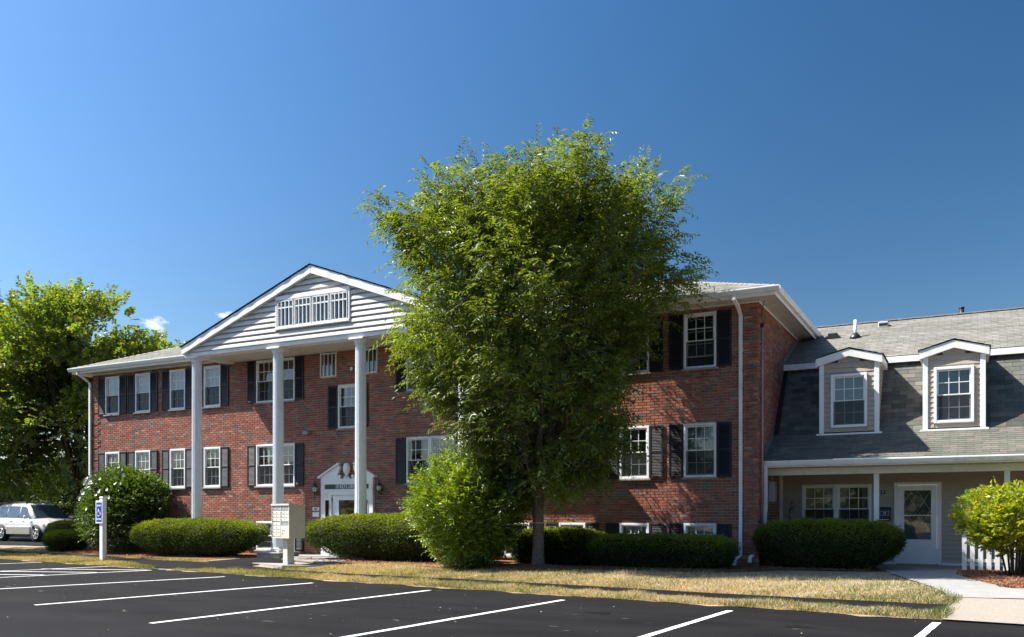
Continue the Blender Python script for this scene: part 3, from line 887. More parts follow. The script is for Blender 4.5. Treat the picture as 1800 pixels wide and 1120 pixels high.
RS = 0.385                                    # roof slope
def roof_plane(root, poly, origin, u, v, tab=0.305, expo=0.143, pal=None, seed=0, single=0, name_stuff='shingles', mat_=None):
    """poly: convex 3D polygon on the plane origin+u*s+v*t. Underlay and rows of tabs."""
    u = Vector(u).normalized(); v = Vector(v).normalized(); n = u.cross(v); o = Vector(origin)
    MB().add(poly, [tuple(range(len(poly)))]).build('roof', M['underlay'], root)
    pts = [((Vector(p) - o).dot(u), (Vector(p) - o).dot(v)) for p in poly]
    tmin = min(p[1] for p in pts); tmax = max(p[1] for p in pts)
    r = np.random.default_rng(seed)
    rects = []
    k = 0; t = tmin
    while t < tmax - 0.02:
        tm = min(t + expo * 0.5, tmax - 1e-4); xs = []
        for i in range(len(pts)):
            a = pts[i]; b = pts[(i+1) % len(pts)]
            if (a[1] - tm) * (b[1] - tm) < 0: xs.append(a[0] + (b[0] - a[0]) * (tm - a[1]) / (b[1] - a[1]))
        if len(xs) >= 2:
            lo, hi = min(xs), max(xs)
            x = math.floor(lo / tab) * tab - (tab / 2 if k % 2 else 0) + r.normal(0, 0.006)
            while x < hi:
                p = max(lo, x + 0.003); q = min(hi, x + tab - 0.004)
                if q - p > 0.03: rects.append((p, q, t, min(t + expo * 1.12, tmax)))
                x += tab
        t += expo; k += 1
    R = np.array(rects); m = len(R)
    U = np.array(u); Vv = np.array(v); Nn = np.array(n); O = np.array(o)
    h0 = 0.011 + r.uniform(-0.002, 0.002, m)
    def P(a, b, h): return O + a[:, None] * U + b[:, None] * Vv + h[:, None] * Nn
    z = np.zeros(m) + 0.001
    V8 = np.stack([P(R[:, 0], R[:, 2], z), P(R[:, 1], R[:, 2], z), P(R[:, 1], R[:, 2], h0), P(R[:, 0], R[:, 2], h0), P(R[:, 1], R[:, 3], z + 0.003), P(R[:, 0], R[:, 3], z + 0.003)], 1)
    Fq = np.array([(0, 1, 2, 3), (3, 2, 4, 5)])
    pick = r.choice(len(pal), m); c = np.array(pal)[pick] * r.uniform(0.86, 1.12, (m, 1))
    idx = np.arange(m)
    if single:
        full = idx[(R[:, 1] - R[:, 0]) > tab * 0.9][:single]
        w = tab - 0.007; L = expo * 1.12
        a = Vector((0, 0, 0))
        def mk():
            mb = MB()
            q = [a, a + u*w, a + u*w + n*0.011, a + n*0.011, a + u*w + v*L + n*0.004, a + v*L + n*0.004]
            return mb.add(q, [(0, 1, 2, 3), (3, 2, 4, 5)]).mesh('shingle', M['shingle_single'])
        me = mk()
        for i in full:
            if abs((R[i, 3] - R[i, 2]) - L) > 0.01: continue
            ob = bpy.data.objects.new('shingle', me)
            pp = o + u * R[i, 0] + v * R[i, 2]
            ob.location = pp + n * r.uniform(-0.001, 0.002)
            ob.color = (*c[i], 1); link(ob, root)
            idx = idx[idx != i]
    if len(idx):
        F = (Fq[None] + np.arange(len(idx))[:, None, None] * 6).reshape(-1, 4)
        ob = tinted(name_stuff, V8[idx].reshape(-1, 3), F, np.repeat(c[idx], 6, 0), mat_ or M['shingle'], root)
        tag(ob, kind='stuff')

PALR = [(0.27, 0.265, 0.235), (0.25, 0.245, 0.22), (0.30, 0.285, 0.25), (0.235, 0.24, 0.21)]
xl, xr, yf, yb, ze = BL - EV - 0.03, EV + 0.03, -EV - 0.03, 12.43, 6.47
hd = (yb - yf) / 2; zr = ze + hd * RS; ym = yf + hd
roof_plane(BB, [(xl, yf, ze), (xr, yf, ze), (xr - hd, ym, zr), (xl + hd, ym, zr)], (xl, yf, ze), (1, 0, 0), (0, 1, RS), pal=PALR, seed=1)
roof_plane(BB, [(xr, yf, ze), (xr, yb, ze), (xr - hd, ym, zr)], (xr, yf, ze), (0, 1, 0), (-1, 0, RS), pal=PALR, seed=2)
roof_plane(BB, [(xl, yb, ze), (xl, yf, ze), (xl + hd, ym, zr)], (xl, yb, ze), (0, -1, 0), (1, 0, RS), pal=PALR, seed=3)
MB().add([(xr, yb, ze), (xl, yb, ze), (xl + hd, ym, zr), (xr - hd, ym, zr)], [(0, 1, 2, 3)]).build('roof', M['underlay'], BB)
# hip caps
mb = MB()
for (a, b) in (((xr, yf, ze), (xr - hd, ym, zr)), ((xl, yf, ze), (xl + hd, ym, zr))):
    a = Vector(a); b = Vector(b); n = 44; dr = (b - a) / n; sd = dr.cross(Vector((0, 0, 1))).normalized() * 0.11
    for i in range(n):
        p = a + dr * i; q = p + dr * 1.1; up = Vector((0, 0, 0.022)); l_ = Vector((0, 0, -0.018))
        mb.add([p + sd + l_, p + up, p - sd + l_, q + sd + l_ * 1.3, q + up * 0.6, q - sd + l_ * 1.3], [(0, 1, 4, 3), (1, 2, 5, 4)])
M['hip'] = mat('hip_shingle', (0.30, 0.28, 0.25), rough=0.95, var=0.2, scale=20)
tag(mb.build('ridge_cap', M['hip'], BB), kind='stuff')

# ---- portico: gable, beams, columns
PY = -1.50; GX0, GX1, GC = -16.55, -6.79, -11.67
mb = MB()
gs = 0.375; gz0 = 6.25
ap = 8.03
GW = (-12.98, -10.38, 6.58, 7.52)          # gable window band
z = gz0; k = 0
bh = 0.150
while z < ap - 0.02:
    z1 = min(z + bh, ap)
    def lim(zz): d = (ap - zz) / gs; return GC - d, GC + d
    for seg in (0, 1, 2):
        la, lb = lim(z); ta, tb = lim(z1)
        la = max(la, GX0 + 0.06); lb = min(lb, GX1 - 0.06); ta = max(ta, GX0 + 0.06); tb = min(tb, GX1 - 0.06)
        over = z < GW[3] + 0.02 and z1 > GW[2] - 0.02
        if over:
            if seg == 2: continue
            if seg == 0: lb2 = tb2 = GW[0]; la2, ta2 = la, ta
            else: la2 = ta2 = GW[1]; lb2, tb2 = lb, tb
            if seg == 0 and la2 > lb2 or seg == 1 and la2 > lb2: continue
            ta2 = min(ta2, tb2)
            if seg == 1: tb2 = max(tb2, ta2)
        else:
            if seg: continue
            la2, lb2, ta2, tb2 = la, lb, ta, tb
        b = MB(); lip = 0.070; yb_ = PY + 0.004
        ym_ = PY - 0.010
        zm = z + bh * 0.50
        # dutch-lap profile: proud lower lip, flat face, hollow under the board above
        fr_ = (zm - z) / max(1e-6, (z1 - z)); fr_ = min(1, fr_)
        ma, mb2 = la2 + (ta2 - la2) * fr_, lb2 + (tb2 - lb2) * fr_
        vs = [(la2, yb_, z), (lb2, yb_, z), (lb2, PY - lip, z + 0.003), (la2, PY - lip, z + 0.003), (mb2, PY - lip + 0.006, min(zm, z1)), (ma, PY - lip + 0.006, min(zm, z1)), (tb2, yb_ - 0.002, z1), (ta2, yb_ - 0.002, z1)]
        b.add(vs, [(0, 1, 2, 3), (3, 2, 4, 5), (5, 4, 6, 7), (0, 3, 5, 7), (1, 6, 4, 2)])
        b.build('siding_board', M['gable_siding'], BB)
    z += bh; k += 1
mb = MB(); mb.add([(GX0 + .05, PY + 0.012, gz0), (GX1 - .05, PY + 0.012, gz0), (GC, PY + 0.012, ap)], [(0, 1, 2)]); mb.build('gable_wall', M['gable_siding'], BB)
# gable window band
gw = MB()
x0, x1, z0, z1 = GW
gy0 = PY - 0.09
gw.box(x0, x1, gy0, PY, z1 - 0.12, z1, 0.01); gw.box(x0, x1, gy0 - 0.02, PY, z0, z0 + 0.07, 0.01)
gw.box(x0, x0 + 0.045, gy0, PY, z0 + .07, z1 - .12, 0.006); gw.box(x1 - 0.045, x1, gy0, PY, z0 + .07, z1 - .12, 0.006)
pw = (x1 - x0 - 0.09) / 4
for i in (1, 2, 3): gw.box(x0 + .045 + i*pw - 0.03, x0 + .045 + i*pw + 0.03, gy0 + .03, PY, z0 + .07, z1 - .12)
gw.build('window_surround', M['white'], BB)
for i in range(4):
    fr = frame_mb(pw - 0.07, 0.72, 0.022, -0.10, -0.03, 0, 0, 0.003)
    hh = 0.72
    fr.box(0.022, pw - 0.092, -0.095, -0.04, 0.51, 0.545)
    win = fr.build('window', M['vinyl'], BB, (x0 + .045 + i*pw + 0.035, PY, z0 + 0.075))
    w = pw - 0.07
    for j in (1, 2, 3):
        MB().box(w*j/4 - 0.012, w*j/4 + 0.012, -0.098, -0.075, 0.02, 0.70).build('bar', M['vinyl'], win)
    MB().add([(0.02, -0.03, 0.02), (w-.02, -0.03, 0.02), (w-.02, -0.03, 0.70), (0.02, -0.03, 0.70)], [(0, 1, 2, 3)]).build('pane', M['glass'], win)
    MB().box(0.02, w - 0.02, -0.022, -0.012, 0.53, 0.70).build('blind', M['blind'], win)
    MB().box(0.0, 0.075, -0.024, -0.014, 0.02, 0.53).build('curtain', M['curtain'], win)
    MB().box(w - .055, w, -0.024, -0.014, 0.02, 0.53).build('curtain', M['curtain'], win)
    MB().box(0.0, w, -0.008, -0.003, 0.0, 0.72).build('room', M['screen'], win)
# rakes, beam, soffit, gable roof
RY = PY - 0.16
gap = 8.235
def rake(sg):
    n = 26; mb = MB()
    a0 = (GC, gap); a1 = (GC + sg * 4.93, gap - 4.93 * 0.368)
    th = 0.225
    vs = []
    for i in range(n + 1):
        t = i / n; x = a0[0] + (a1[0] - a0[0]) * t; zt = a0[1] + (a1[1] - a0[1]) * t
        wv = 0.006 * math.sin(i * 1.9) + 0.004 * math.sin(i * 3.7 + sg)
        vs += [(x, RY + wv, zt - 0.012), (x, RY + wv * .4, zt - th), (x, PY - 0.002, zt - th - 0.0), (x, RY + 0.02, zt + 0.0)]
    fs = []
    for i in range(n):
        b = 4 * i
        fs += [(b, b+4, b+5, b+1), (b+1, b+5, b+6, b+2), (b+3, b+7, b+4, b)]
    mb.add(vs, fs)
    e = 4 * n; mb.f.append((e, e+1, e+2, e+3)); mb.sm.append(False)
    mb.build('rake_board', M['white'], BB)
rake(-1); rake(1)
yv = yf + (gap + 0.02 - ze) / RS
for sg in (-1, 1):
    xe = GC + sg * 5.0; ze2 = gap + 0.02 - 5.0 * 0.368
    ye = yf + max(0, (ze2 - ze)) / RS
    top = (GC, RY - 0.03, gap + 0.02); bot = (xe, RY - 0.03, ze2); bk = (xe, -0.2, ze2); tb = (GC, yv, gap + 0.02)
    poly = [bot, top, tb, bk] if sg < 0 else [top, bot, bk, tb]
    if sg < 0: roof_plane(BB, [bk, bot, top, tb], bk, (0, -1, 0), (1, 0, 0.368), pal=PALR, seed=20)
    else: roof_plane(BB, [bot, bk, tb, top], bot, (0, 1, 0), (-1, 0, 0.368), pal=PALR, seed=21)
mb = MB()
mb.box(GX0 - 0.05, GX1 + 0.05, PY - 0.03, PY + 0.30, 6.13, 6.245, 0.006)           # front beam
mb.box(GX0 + 0.12, GX0 + 0.42, PY + 0.30, -0.004, 6.13, 6.60, 0.006); mb.box(GX1 - 0.42, GX1 - 0.12, PY + 0.30, -0.004, 6.13, 6.60, 0.006)
mb.build('portico_beam', M['white'], BB)
mb = MB()
mb.box(GX0 + 0.42, GX1 - 0.42, PY + 0.30, -0.004, 6.175, 6.195); mb.build('portico_soffit', M['soffit'], BB)
mb = MB()
for xe in (GX0, GX1 - 0.02): mb.box(xe, xe + 0.02, PY, -EV - 0.03, 6.245, 6.44)
mb.build('fascia', M['white'], BB)

def column(x, zb):
    c = empty('column', (x, -1.34, zb), parent=BB)
    # 20 flutes, slight taper
    n = 80; vs = []; fs = []; H = 6.13 - zb
    zs = [0.10, 0.13, 0.16] + [0.16 + (H - 0.16 - 0.16) * i / 8 for i in range(1, 9)] + [H - 0.13]
    for z in zs:
        t = z / H; r0 = 0.158 - 0.016 * t
        dep = 0.0 if z in (zs[0], zs[-1]) else 0.012
        for k in range(n):
            ph = 2*PI*k/n; f = abs(math.sin(ph * 10)) ** 0.7
            r = r0 - dep * f
            vs.append((r*math.cos(ph), r*math.sin(ph), z))
    m = len(zs)
    for i in range(m - 1):
        for k in range(n):
            k2 = (k+1) % n; fs.append((i*n+k, i*n+k2, (i+1)*n+k2, (i+1)*n+k))
    MB().add(vs, fs).build('shaft', M['vinyl'], c)
    MB().lathe([(0.155, H-0.17), (0.165, H-0.165), (0.165, H-0.15), (0.150, H-0.145), (0.150, H-0.12), (0.17, H-0.10), (0.205, H-0.06), (0.21, H-0.045)], n=32).box(-0.235, 0.235, -0.235, 0.235, H-0.045, H-0.002, 0.006).build('capital', M['vinyl'], c)
    MB().box(-0.22, 0.22, -0.22, 0.22, 0.0, 0.05, 0.008).lathe([(0.205, 0.05), (0.21, 0.07), (0.205, 0.09), (0.175, 0.10), (0.172, 0.115), (0.16, 0.12)], n=32).build('base', M['vinyl'], c)
for x in (-16.30, -13.10, -10.20, -6.98): column(x, 0.37)
for x in (-16.30, -13.10, -10.20, -6.98):
    MB().box(x - 0.42, x + 0.42, -1.76, -0.95, 0.02, 0.33, 0.01).build('plinth', M['stone'], BB)
    MB().box(x - 0.46, x + 0.46, -1.80, -0.95, 0.332, 0.369, 0.008).build('plinth_cap', M['concrete'], BB)

# ---- entrance surround
ES = MB()
x0, x1 = -12.60, -10.73; cx = (x0 + x1) / 2; ey = -0.10
zt = 2.42
def entr_box(*a): ES.box(*a)
ES.box(x0, -12.22, ey, 0.0, 0.246, 1.99); ES.box(-11.14, x1, ey, 0.0, 0.246, 1.99)   # sidelight panels (glass laid in front)
ES.box(x0, x1, ey, 0.0, 1.992, 2.16); ES.box(x0, x1, ey, 0.0, 2.30, 2.45)
ES.box(x0, -12.46, ey, 0.0, 2.162, 2.298); ES.box(-10.87, x1, ey, 0.0, 2.162, 2.298)
ES.box(x0 - 0.012, x1 + 0.012, ey - 0.02, 0.0, 2.135, 2.155, 0.004)
ES.build('entrance_surround', M['white'], BB)
# broken pediment with scrolls
pd = MB(); base_z = 2.452
def arc(cx_, cz, r, a0, a1, n=10): return [(cx_ + r*math.cos(a0 + (a1-a0)*i/n), cz + r*math.sin(a0 + (a1-a0)*i/n)) for i in range(n+1)]
for sg in (-1, 1):
    pts = [(x0 if sg < 0 else x1, base_z)]
    e = abs(x1 - x0) / 2 
    P = [(-e, base_z), (-e, base_z + 0.06), (-0.30, base_z + 0.40), (-0.24, base_z + 0.37), (-0.27, base_z + 0.25), (-0.33, base_z + 0.14), (-0.30, base_z + 0.05), (-0.20, base_z + 0.03), (-0.17, base_z)]
    Q = [(cx - sg * p[0] * -1 if False else cx + (p[0] if sg < 0 else -p[0]), ey + 0.0, p[1]) for p in P]
    pd.prism(Q, (0, 0.095, 0))
    # raking moulding
    A = Vector((cx + sg * (e + 0.10), 0, base_z + 0.02)); Bv = Vector((cx + sg * 0.27, 0, base_z + 0.425))
    up = Vector((0, 0, 0.05))
    pd.prism([A + Vector((0, ey - 0.05, 0)), Bv + Vector((0, ey - 0.05, 0)), Bv + Vector((0, ey - 0.05, 0)) + up, A + Vector((0, ey - 0.05, 0)) + up], (0, 0.145, 0))
    # scroll
    th = [(cx + sg * (0.235 + 0.04 * math.cos(a)), ey - 0.03, base_z + 0.08 + 0.04 * math.sin(a)) for a in np.linspace(0, 2*PI, 13)[:-1]]
    pd.prism(th, (0, 0.06, 0))
pd.build('broken_pediment', M['white'], BB)
ur = MB()
ur.box(cx - 0.11, cx + 0.11, ey - 0.01, -0.01, base_z, base_z + 0.05, 0.005)
ur.lathe([(0.09, 0.05), (0.06, 0.08), (0.03, 0.10), (0.035, 0.12), (0.075, 0.16), (0.10, 0.22), (0.108, 0.30), (0.10, 0.38), (0.075, 0.43), (0.04, 0.455), (0.01, 0.46)], c=(cx, ey + 0.02, base_z), n=20)
ur.build('urn', M['white'], BB)
# sidelights
for xs in (-12.52, -11.10 + 0.04 + 0.0):
    pass
def glazed(root, x0, x1, z0, z1, y, name='sidelight', m=None):
    w = x1 - x0; h = z1 - z0
    f = frame_mb(w, h, 0.02, y - 0.012, y - 0.0, 0, 0, 0.003).build(name, M['white'], root, (x0, 0, z0))
    MB().add([(0.02, y - 0.006, 0.02), (w-.02, y - 0.006, 0.02), (w-.02, y - 0.006, h-.02), (0.02, y - 0.006, h-.02)], [(0, 1, 2, 3)]).build('pane', M['door_glass'], f)
    MB().add([(0.02, y - 0.002, 0.02), (w-.02, y - 0.002, 0.02), (w-.02, y - 0.002, h-.02), (0.02, y - 0.002, h-.02)], [(0, 1, 2, 3)]).build('backing', M['dark'], f)
    return f
glazed(BB, -12.45, -12.27, 0.72, 1.86, ey)
glazed(BB, -11.06, -10.88, 0.72, 1.86, ey)
# entrance door leaf
dr = MB().box(-12.20, -11.16, -0.06, -0.02, 0.25, 1.985, 0.004).build('door', M['white'], BB)
f = frame_mb(0.60, 1.22, 0.02, -0.074, -0.061, 0, 0, 0.003).build('glazing_frame', M['white'], dr, (-11.98, 0, 0.64))
MB().add([(-11.96, -0.066, 0.66), (-11.40, -0.066, 0.66), (-11.40, -0.066, 1.84), (-11.96, -0.066, 1.84)], [(0, 1, 2, 3)]).build('pane', M['door_glass'], dr)
MB().add([(-11.78, -0.0625, 0.66), (-11.40, -0.0625, 0.66), (-11.40, -0.0625, 1.84), (-11.78, -0.0625, 1.84)], [(0, 1, 2, 3)]).build('backing', M['dark'], dr)
MB().add([(-11.96, -0.0635, 0.66), (-11.78, -0.0635, 0.66), (-11.78, -0.0635, 1.84), (-11.96, -0.0635, 1.84)], [(0, 1, 2, 3)]).build('curtain', M['blind'], dr)
for zz in (0.55, 1.18, 1.80): MB().box(-12.235, -12.195, -0.075, -0.058, zz, zz + 0.10, 0.003).build('hinge', M['black_metal'], dr)
MB().tube([(-11.24, -0.065, 1.08), (-11.24, -0.12, 1.08), (-11.32, -0.12, 1.08)], 0.012).build('handle', M['chrome'], dr)
# sign board with lettering
def text_obj(body, size, loc, mat_, parent, name='lettering', rot=(PI/2, 0, 0), depth=0.002, align='CENTER', sx=1.0, offset=0.0):
    cu = bpy.data.curves.new('t', 'FONT'); cu.body = body; cu.size = size; cu.align_x = align; cu.align_y = 'CENTER'
    cu.extrude = depth; cu.offset = offset; cu.resolution_u = 3
    t = bpy.data.objects.new('t', cu); COL.objects.link(t)
    bpy.context.view_layer.update()
    dg = bpy.context.evaluated_depsgraph_get()
    me = bpy.data.meshes.new_from_object(t.evaluated_get(dg))
    bpy.data.objects.remove(t)
    me.materials.clear(); me.materials.append(mat_)
    Mx = Matrix.Rotation(rot[2], 4, 'Z') @ Matrix.Rotation(rot[0], 4, 'X') @ Matrix.Diagonal((sx, 1, 1, 1))
    me.transform(Mx); me.name = name
    o = bpy.data.objects.new(name, me); o.location = loc
    return link(o, parent)
MB().box(-12.45, -10.88, ey + 0.01, -0.02, 2.165, 2.295).build('sign_board', M['sign_green'], BB)
text_obj('10 KEYS DRIVE', 0.165, (cx, ey + 0.0075, 2.232), M['sign_white'], BB, sx=0.76, offset=0.0015, depth=0.001)

# ---- downspouts on the building
def pipe(mb, path, w, d):
    P = [Vector(p) for p in path]
    ring = lambda p, nx, ny: [p + nx*(-w/2) + ny*(-d/2), p + nx*(w/2) + ny*(-d/2), p + nx*(w/2) + ny*(d/2), p + nx*(-w/2) + ny*(d/2)]
    vs = []
    for i, p in enumerate(P):
        t = (P[min(i+1, len(P)-1)] - P[max(i-1, 0)]).normalized()
        nx = Vector((1, 0, 0)); nx = (nx - t * nx.dot(t)).normalized()
        ny = t.cross(nx)
        vs += ring(p, nx, ny)
    fs = []
    for i in range(len(P) - 1):
        for k in range(4):
            fs.append((4*i+k, 4*i+(k+1) % 4, 4*i+4+(k+1) % 4, 4*i+4+k))
    fs += [(3, 2, 1, 0), tuple(range(4*len(P)-4, 4*len(P)))]
    return mb.add(vs, fs)
def downspout(root, x, y0, ztop, zbot, kick=(-0.05, -0.25), ywall=-0.06, kx=0.0):
    mb = MB()
    pipe(mb, [(x, y0, ztop), (x, y0, ztop - 0.10), (x + 0.04, (y0 + ywall)/2, ztop - 0.22), (x + 0.05, ywall, ztop - 0.38), (x + 0.05, ywall, zbot + 0.18), (x + 0.05 + kick[0], ywall + kick[1] * 0.35, zbot + 0.10), (x + 0.05 + kick[0]*1.3, ywall + kick[1]*0.5, zbot - 0.04)], 0.075, 0.055)
    o = mb.build('downspout', M['white'], root)
    return o
downspout(BB, -0.43, -EV - 0.07, 6.36, 0.30, kick=(-0.10, -0.16))
downspout(BB, BL - 0.12, -EV - 0.07, 6.36, 0.30, kick=(0.0, -0.2))
# conduit and cable on the side wall
MB().tube([(0.045, 0.22, 5.72), (0.045, 0.22, 0.9)], 0.028, 8).build('conduit', M['pink_pipe'], BB)
MB().tube([(0.05, 0.22, 5.70), (0.09, 0.24, 5.78), (0.10, 0.18, 5.92), (0.06, 0.14, 6.02), (0.08, 0.12, 6.18), (0.13, 0.08, 6.29)], 0.010, 6).tube([(0.09, 0.24, 5.78), (0.07, 0.10, 5.86), (0.05, 0.06, 6.05), (0.10, 0.10, 6.2)], 0.009, 6).tube([(0.045, 0.22, 5.72), (0.07, 0.22, 5.80)], 0.04, 8).build('service_cable', M['black_metal'], BB)

# ------------------------------------------------------------------ small things fixed to the brick front
def lantern(x, z, label):
    L = empty('wall_lantern', (x, 0, z), label, 'wall lamp', 'lanterns beside the entrance')
    MB().lathe([(0.02, -0.02), (0.055, -0.01), (0.06, 0.0)], c=(0, 0, 0), n=12).box(-0.05, 0.05, -0.006 + 0, 0.0, -0.11, 0.10, 0.004).build('back_plate', M['black_metal'], L)
    MB().tube([(0, -0.01, -0.06), (0, -0.07, -0.10), (0, -0.14, -0.07)], 0.012, 6).tube([(0, -0.14, -0.28), (0, -0.14, -0.02)], [0.006, 0.014], 6).build('arm', M['black_metal'], L)
    MB().lathe([(0.045, -0.02), (0.062, 0.03), (0.07, 0.09), (0.066, 0.14)], c=(0, -0.14, 0), n=12).build('lamp_glass', M['lamp_glass'], L)
    mb = MB()
    for k in range(6):
        a = 2*PI*k/6; c = math.cos(a); s = math.sin(a)
        mb.tube([(0.048*c, -0.14+0.048*s, -0.02), (0.066*c, -0.14+0.066*s, 0.03), (0.074*c, -0.14+0.074*s, 0.09), (0.07*c, -0.14+0.07*s, 0.145)], 0.004, 4)
    mb.lathe([(0.05, -0.035), (0.055, -0.015), (0.03, -0.06)][::1], c=(0, -0.14, 0), n=10)
    mb.build('cage', M['black_metal'], L)
    MB().lathe([(0.09, 0.14), (0.085, 0.155), (0.05, 0.20), (0.03, 0.225), (0.022, 0.25), (0.03, 0.265), (0.012, 0.29), (0.004, 0.34)], c=(0, -0.14, 0), n=12).build('cap', M['black_metal'], L)
    return L
lantern(-12.80, 2.10, 'black wall lantern left of the entrance, above the small white notice')
lantern(-10.48, 2.10, 'black wall lantern right of the entrance, by the right end of the door canopy')

N_ = empty('notice_sign', (-12.86, -0.008, 1.50), 'small square white no smoking notice on brick left of the entrance', 'sign')
MB().box(-0.125, 0.125, -0.010, 0.0, -0.14, 0.14, 0.002).build('plate', M['sign_white'], N_)
text_obj('NO', 0.085, (0, -0.0125, 0.085), M['ink'], N_, offset=0.002)
text_obj('SMOKING', 0.062, (0, -0.0125, 0.015), M['ink'], N_, sx=0.9, offset=0.002)
L = empty('security_light', (-13.30 + 0.15, 0, 3.87), 'small grey security light on brick between the second and third columns', 'light fixture')
MB().box(-0.05, 0.05, -0.03, -0.006, -0.05, 0.05, 0.004).build('mount', M['grey_plastic'], L)
MB().prism([(-0.10, -0.035, 0.06), (-0.10, -0.15, 0.02), (-0.10, -0.15, -0.07), (-0.10, -0.04, -0.07)], (0.17, 0, 0)).build('housing', M['grey_plastic'], L)
L = empty('fire_alarm', (-11.52, 0, 5.62), 'small red and white fire alarm strobe on brick beside the third column', 'alarm')
MB().box(-0.075, 0.075, -0.05, -0.004, -0.08, 0.08, 0.006).build('housing', M['red'], L)
MB().box(-0.045, 0.045, -0.062, -0.051, -0.05, 0.05, 0.004).build('strobe', M['sign_white'], L)
L = empty('intercom', (-10.45, 0, 1.17), 'narrow grey entry keypad on brick right of the entrance', 'intercom')
MB().box(-0.06, 0.06, -0.05, -0.004, -0.17, 0.17, 0.006).build('housing', M['grey_plastic'], L)
MB().box(-0.04, 0.04, -0.056, -0.051, -0.10, 0.12).build('face', M['stone'], L)
L = empty('hose_bib', (-13.0, 0, 0.62), 'small black outdoor tap and hanging hose on brick left of the entrance', 'tap')
MB().tube([(0, -0.0, 0), (0, -0.09, 0), (0.02, -0.11, -0.04)], 0.014, 6).build('spout', M['black_metal'], L)
MB().tube([(0.02, -0.11, -0.03), (0.12, -0.10, -0.10), (0.24, -0.06, -0.25), (0.33, -0.05, -0.40)], 0.012, 6).build('hose', M['black_metal'], L)
MB().tube([(-0.03, -0.08, 0.04), (0.03, -0.08, 0.04)], 0.01, 6).build('valve', M['black_metal'], L)
L = empty('meter_box', (0.012, 1.22, 1.72), 'tall grey utility box on the brick side wall beside the porch', 'utility box')
MB().box(0, 0.13, -0.16, 0.16, 0, 0.48, 0.01).build('housing', M['beige_box'], L)
MB().box(0.131, 0.138, -0.13, 0.13, 0.04, 0.44, 0.003).build('lid', M['beige_box'], L)
MB().tube([(0.05, 0, 0.48), (0.05, 0, 0.62)], 0.02, 6).build('conduit', M['grey_plastic'], L)

# ------------------------------------------------------------------ mansard wing
WG = empty('mansard_house', (0, 0, 0), 'low grey sided wing with shingled mansard roof, two dormers and a front porch', 'building')
XR = 14.0; WY = 2.45
def clap(root, x0, x1, z0, z1, y, holes, expo=0.105, lip=0.016, m=None, dz=0.0):
    z = z0
    while z < z1 - 0.01:
        zt_ = min(z + expo, z1)
        iv = [(x0, x1)]
        for h in holes:
            if h[2] < zt_ - 0.01 and h[3] > z + 0.01:
                nv = []
                for a, b in iv:
                    if h[1] <= a or h[0] >= b: nv.append((a, b)); continue
                    if h[0] > a: nv.append((a, h[0]))
                    if h[1] < b: nv.append((h[1], b))
                iv = nv
        for a, b in iv:
            if b - a < 0.02: continue
            MB().add([(a, y, z), (b, y, z), (b, y - lip, z + 0.002), (a, y - lip, z + 0.002), (b, y - 0.001, zt_), (a, y - 0.001, zt_)],
                     [(0, 1, 2, 3), (3, 2, 4, 5), (0, 3, 5), (1, 4, 2)]).build('siding_board', m, root)
        z += expo
WD = (2.67, 3.68, 0.236, 2.18); WW = (0.56, 2.17, 0.95, 2.16)
mb = wall_with_openings(0.012, XR, 0.20, 2.62, [WW, WD], lambda u, z: (u, WY + 0.003, z)); mb.build('wall', M['grey_siding'], WG)
clap(WG, 0.10, 7.0, 0.30, 2.60, WY, [WD, WW], lip=0.026, m=M['grey_siding'])
MB().box(0.014, 0.09, WY - 0.03, WY + 0.0, 0.24, 2.5, 0.004).build('corner_board', M['vinyl'], WG)
MB().box(0.10, 2.66, WY - 0.022, WY, 0.237, 0.298).box(3.69, XR, WY - 0.022, WY, 0.237, 0.298).build('base_board', M['vinyl'], WG)
for k in (0, 1):
    double_hung(WG, WW[0] + 0.805 * k, WW[2], 0.8035, WW[3] - WW[2], y=WY, proud=0.04, cover='drape', sill=True, trim=0.055)
# storm door
D = MB()
D.box(2.67, 2.735, WY - 0.045, WY, 0.236, 2.115, 0.005); D.box(3.615, 3.68, WY - 0.045, WY, 0.236, 2.115, 0.005); D.box(2.67, 3.68, WY - 0.047, WY, 2.117, 2.18, 0.005)
D.box(2.737, 2.765, WY - 0.032, WY, 0.238, 2.113); D.box(3.585, 3.613, WY - 0.032, WY, 0.238, 2.113)
D.build('door_frame', M['vinyl'], WG)
sd = MB(); sx0, sx1 = 2.768, 3.582
sd.box(sx0, sx0 + 0.12, WY - 0.04, WY - 0.005, 0.24, 2.11, 0.004); sd.box(sx1 - 0.12, sx1, WY - 0.04, WY - 0.005, 0.24, 2.11, 0.004)
sd.box(sx0 + .12, sx1 - .12, WY - 0.038, WY - 0.005, 1.99, 2.11, 0.004); sd.box(sx0 + .12, sx1 - .12, WY - 0.038, WY - 0.005, 0.24, 0.83, 0.004)
door = sd.build('storm_door', M['vinyl'], WG)
MB().box(sx0 + .10, sx1 - .10, WY - 0.043, WY - 0.039, 0.815, 0.835).box(sx0 + .12, sx1 - .12, WY - 0.041, WY - 0.02, 1.385, 1.41).box(sx0 + .10, sx1 - .10, WY - 0.043, WY - 0.039, 1.985, 2.005).box(sx0+.10, sx0+.12, WY - 0.043, WY - 0.039, 0.835, 1.985).box(sx1-.12, sx1-.10, WY - 0.043, WY - 0.039, 0.835, 1.985).build('glazing_bead', M['sash'], door)
MB().add([(sx0+.12, WY-.025, .83), (sx1-.12, WY-.025, .83), (sx1-.12, WY-.025, 1.99), (sx0+.12, WY-.025, 1.99)], [(0, 1, 2, 3)]).build('pane', M['glass'], door)
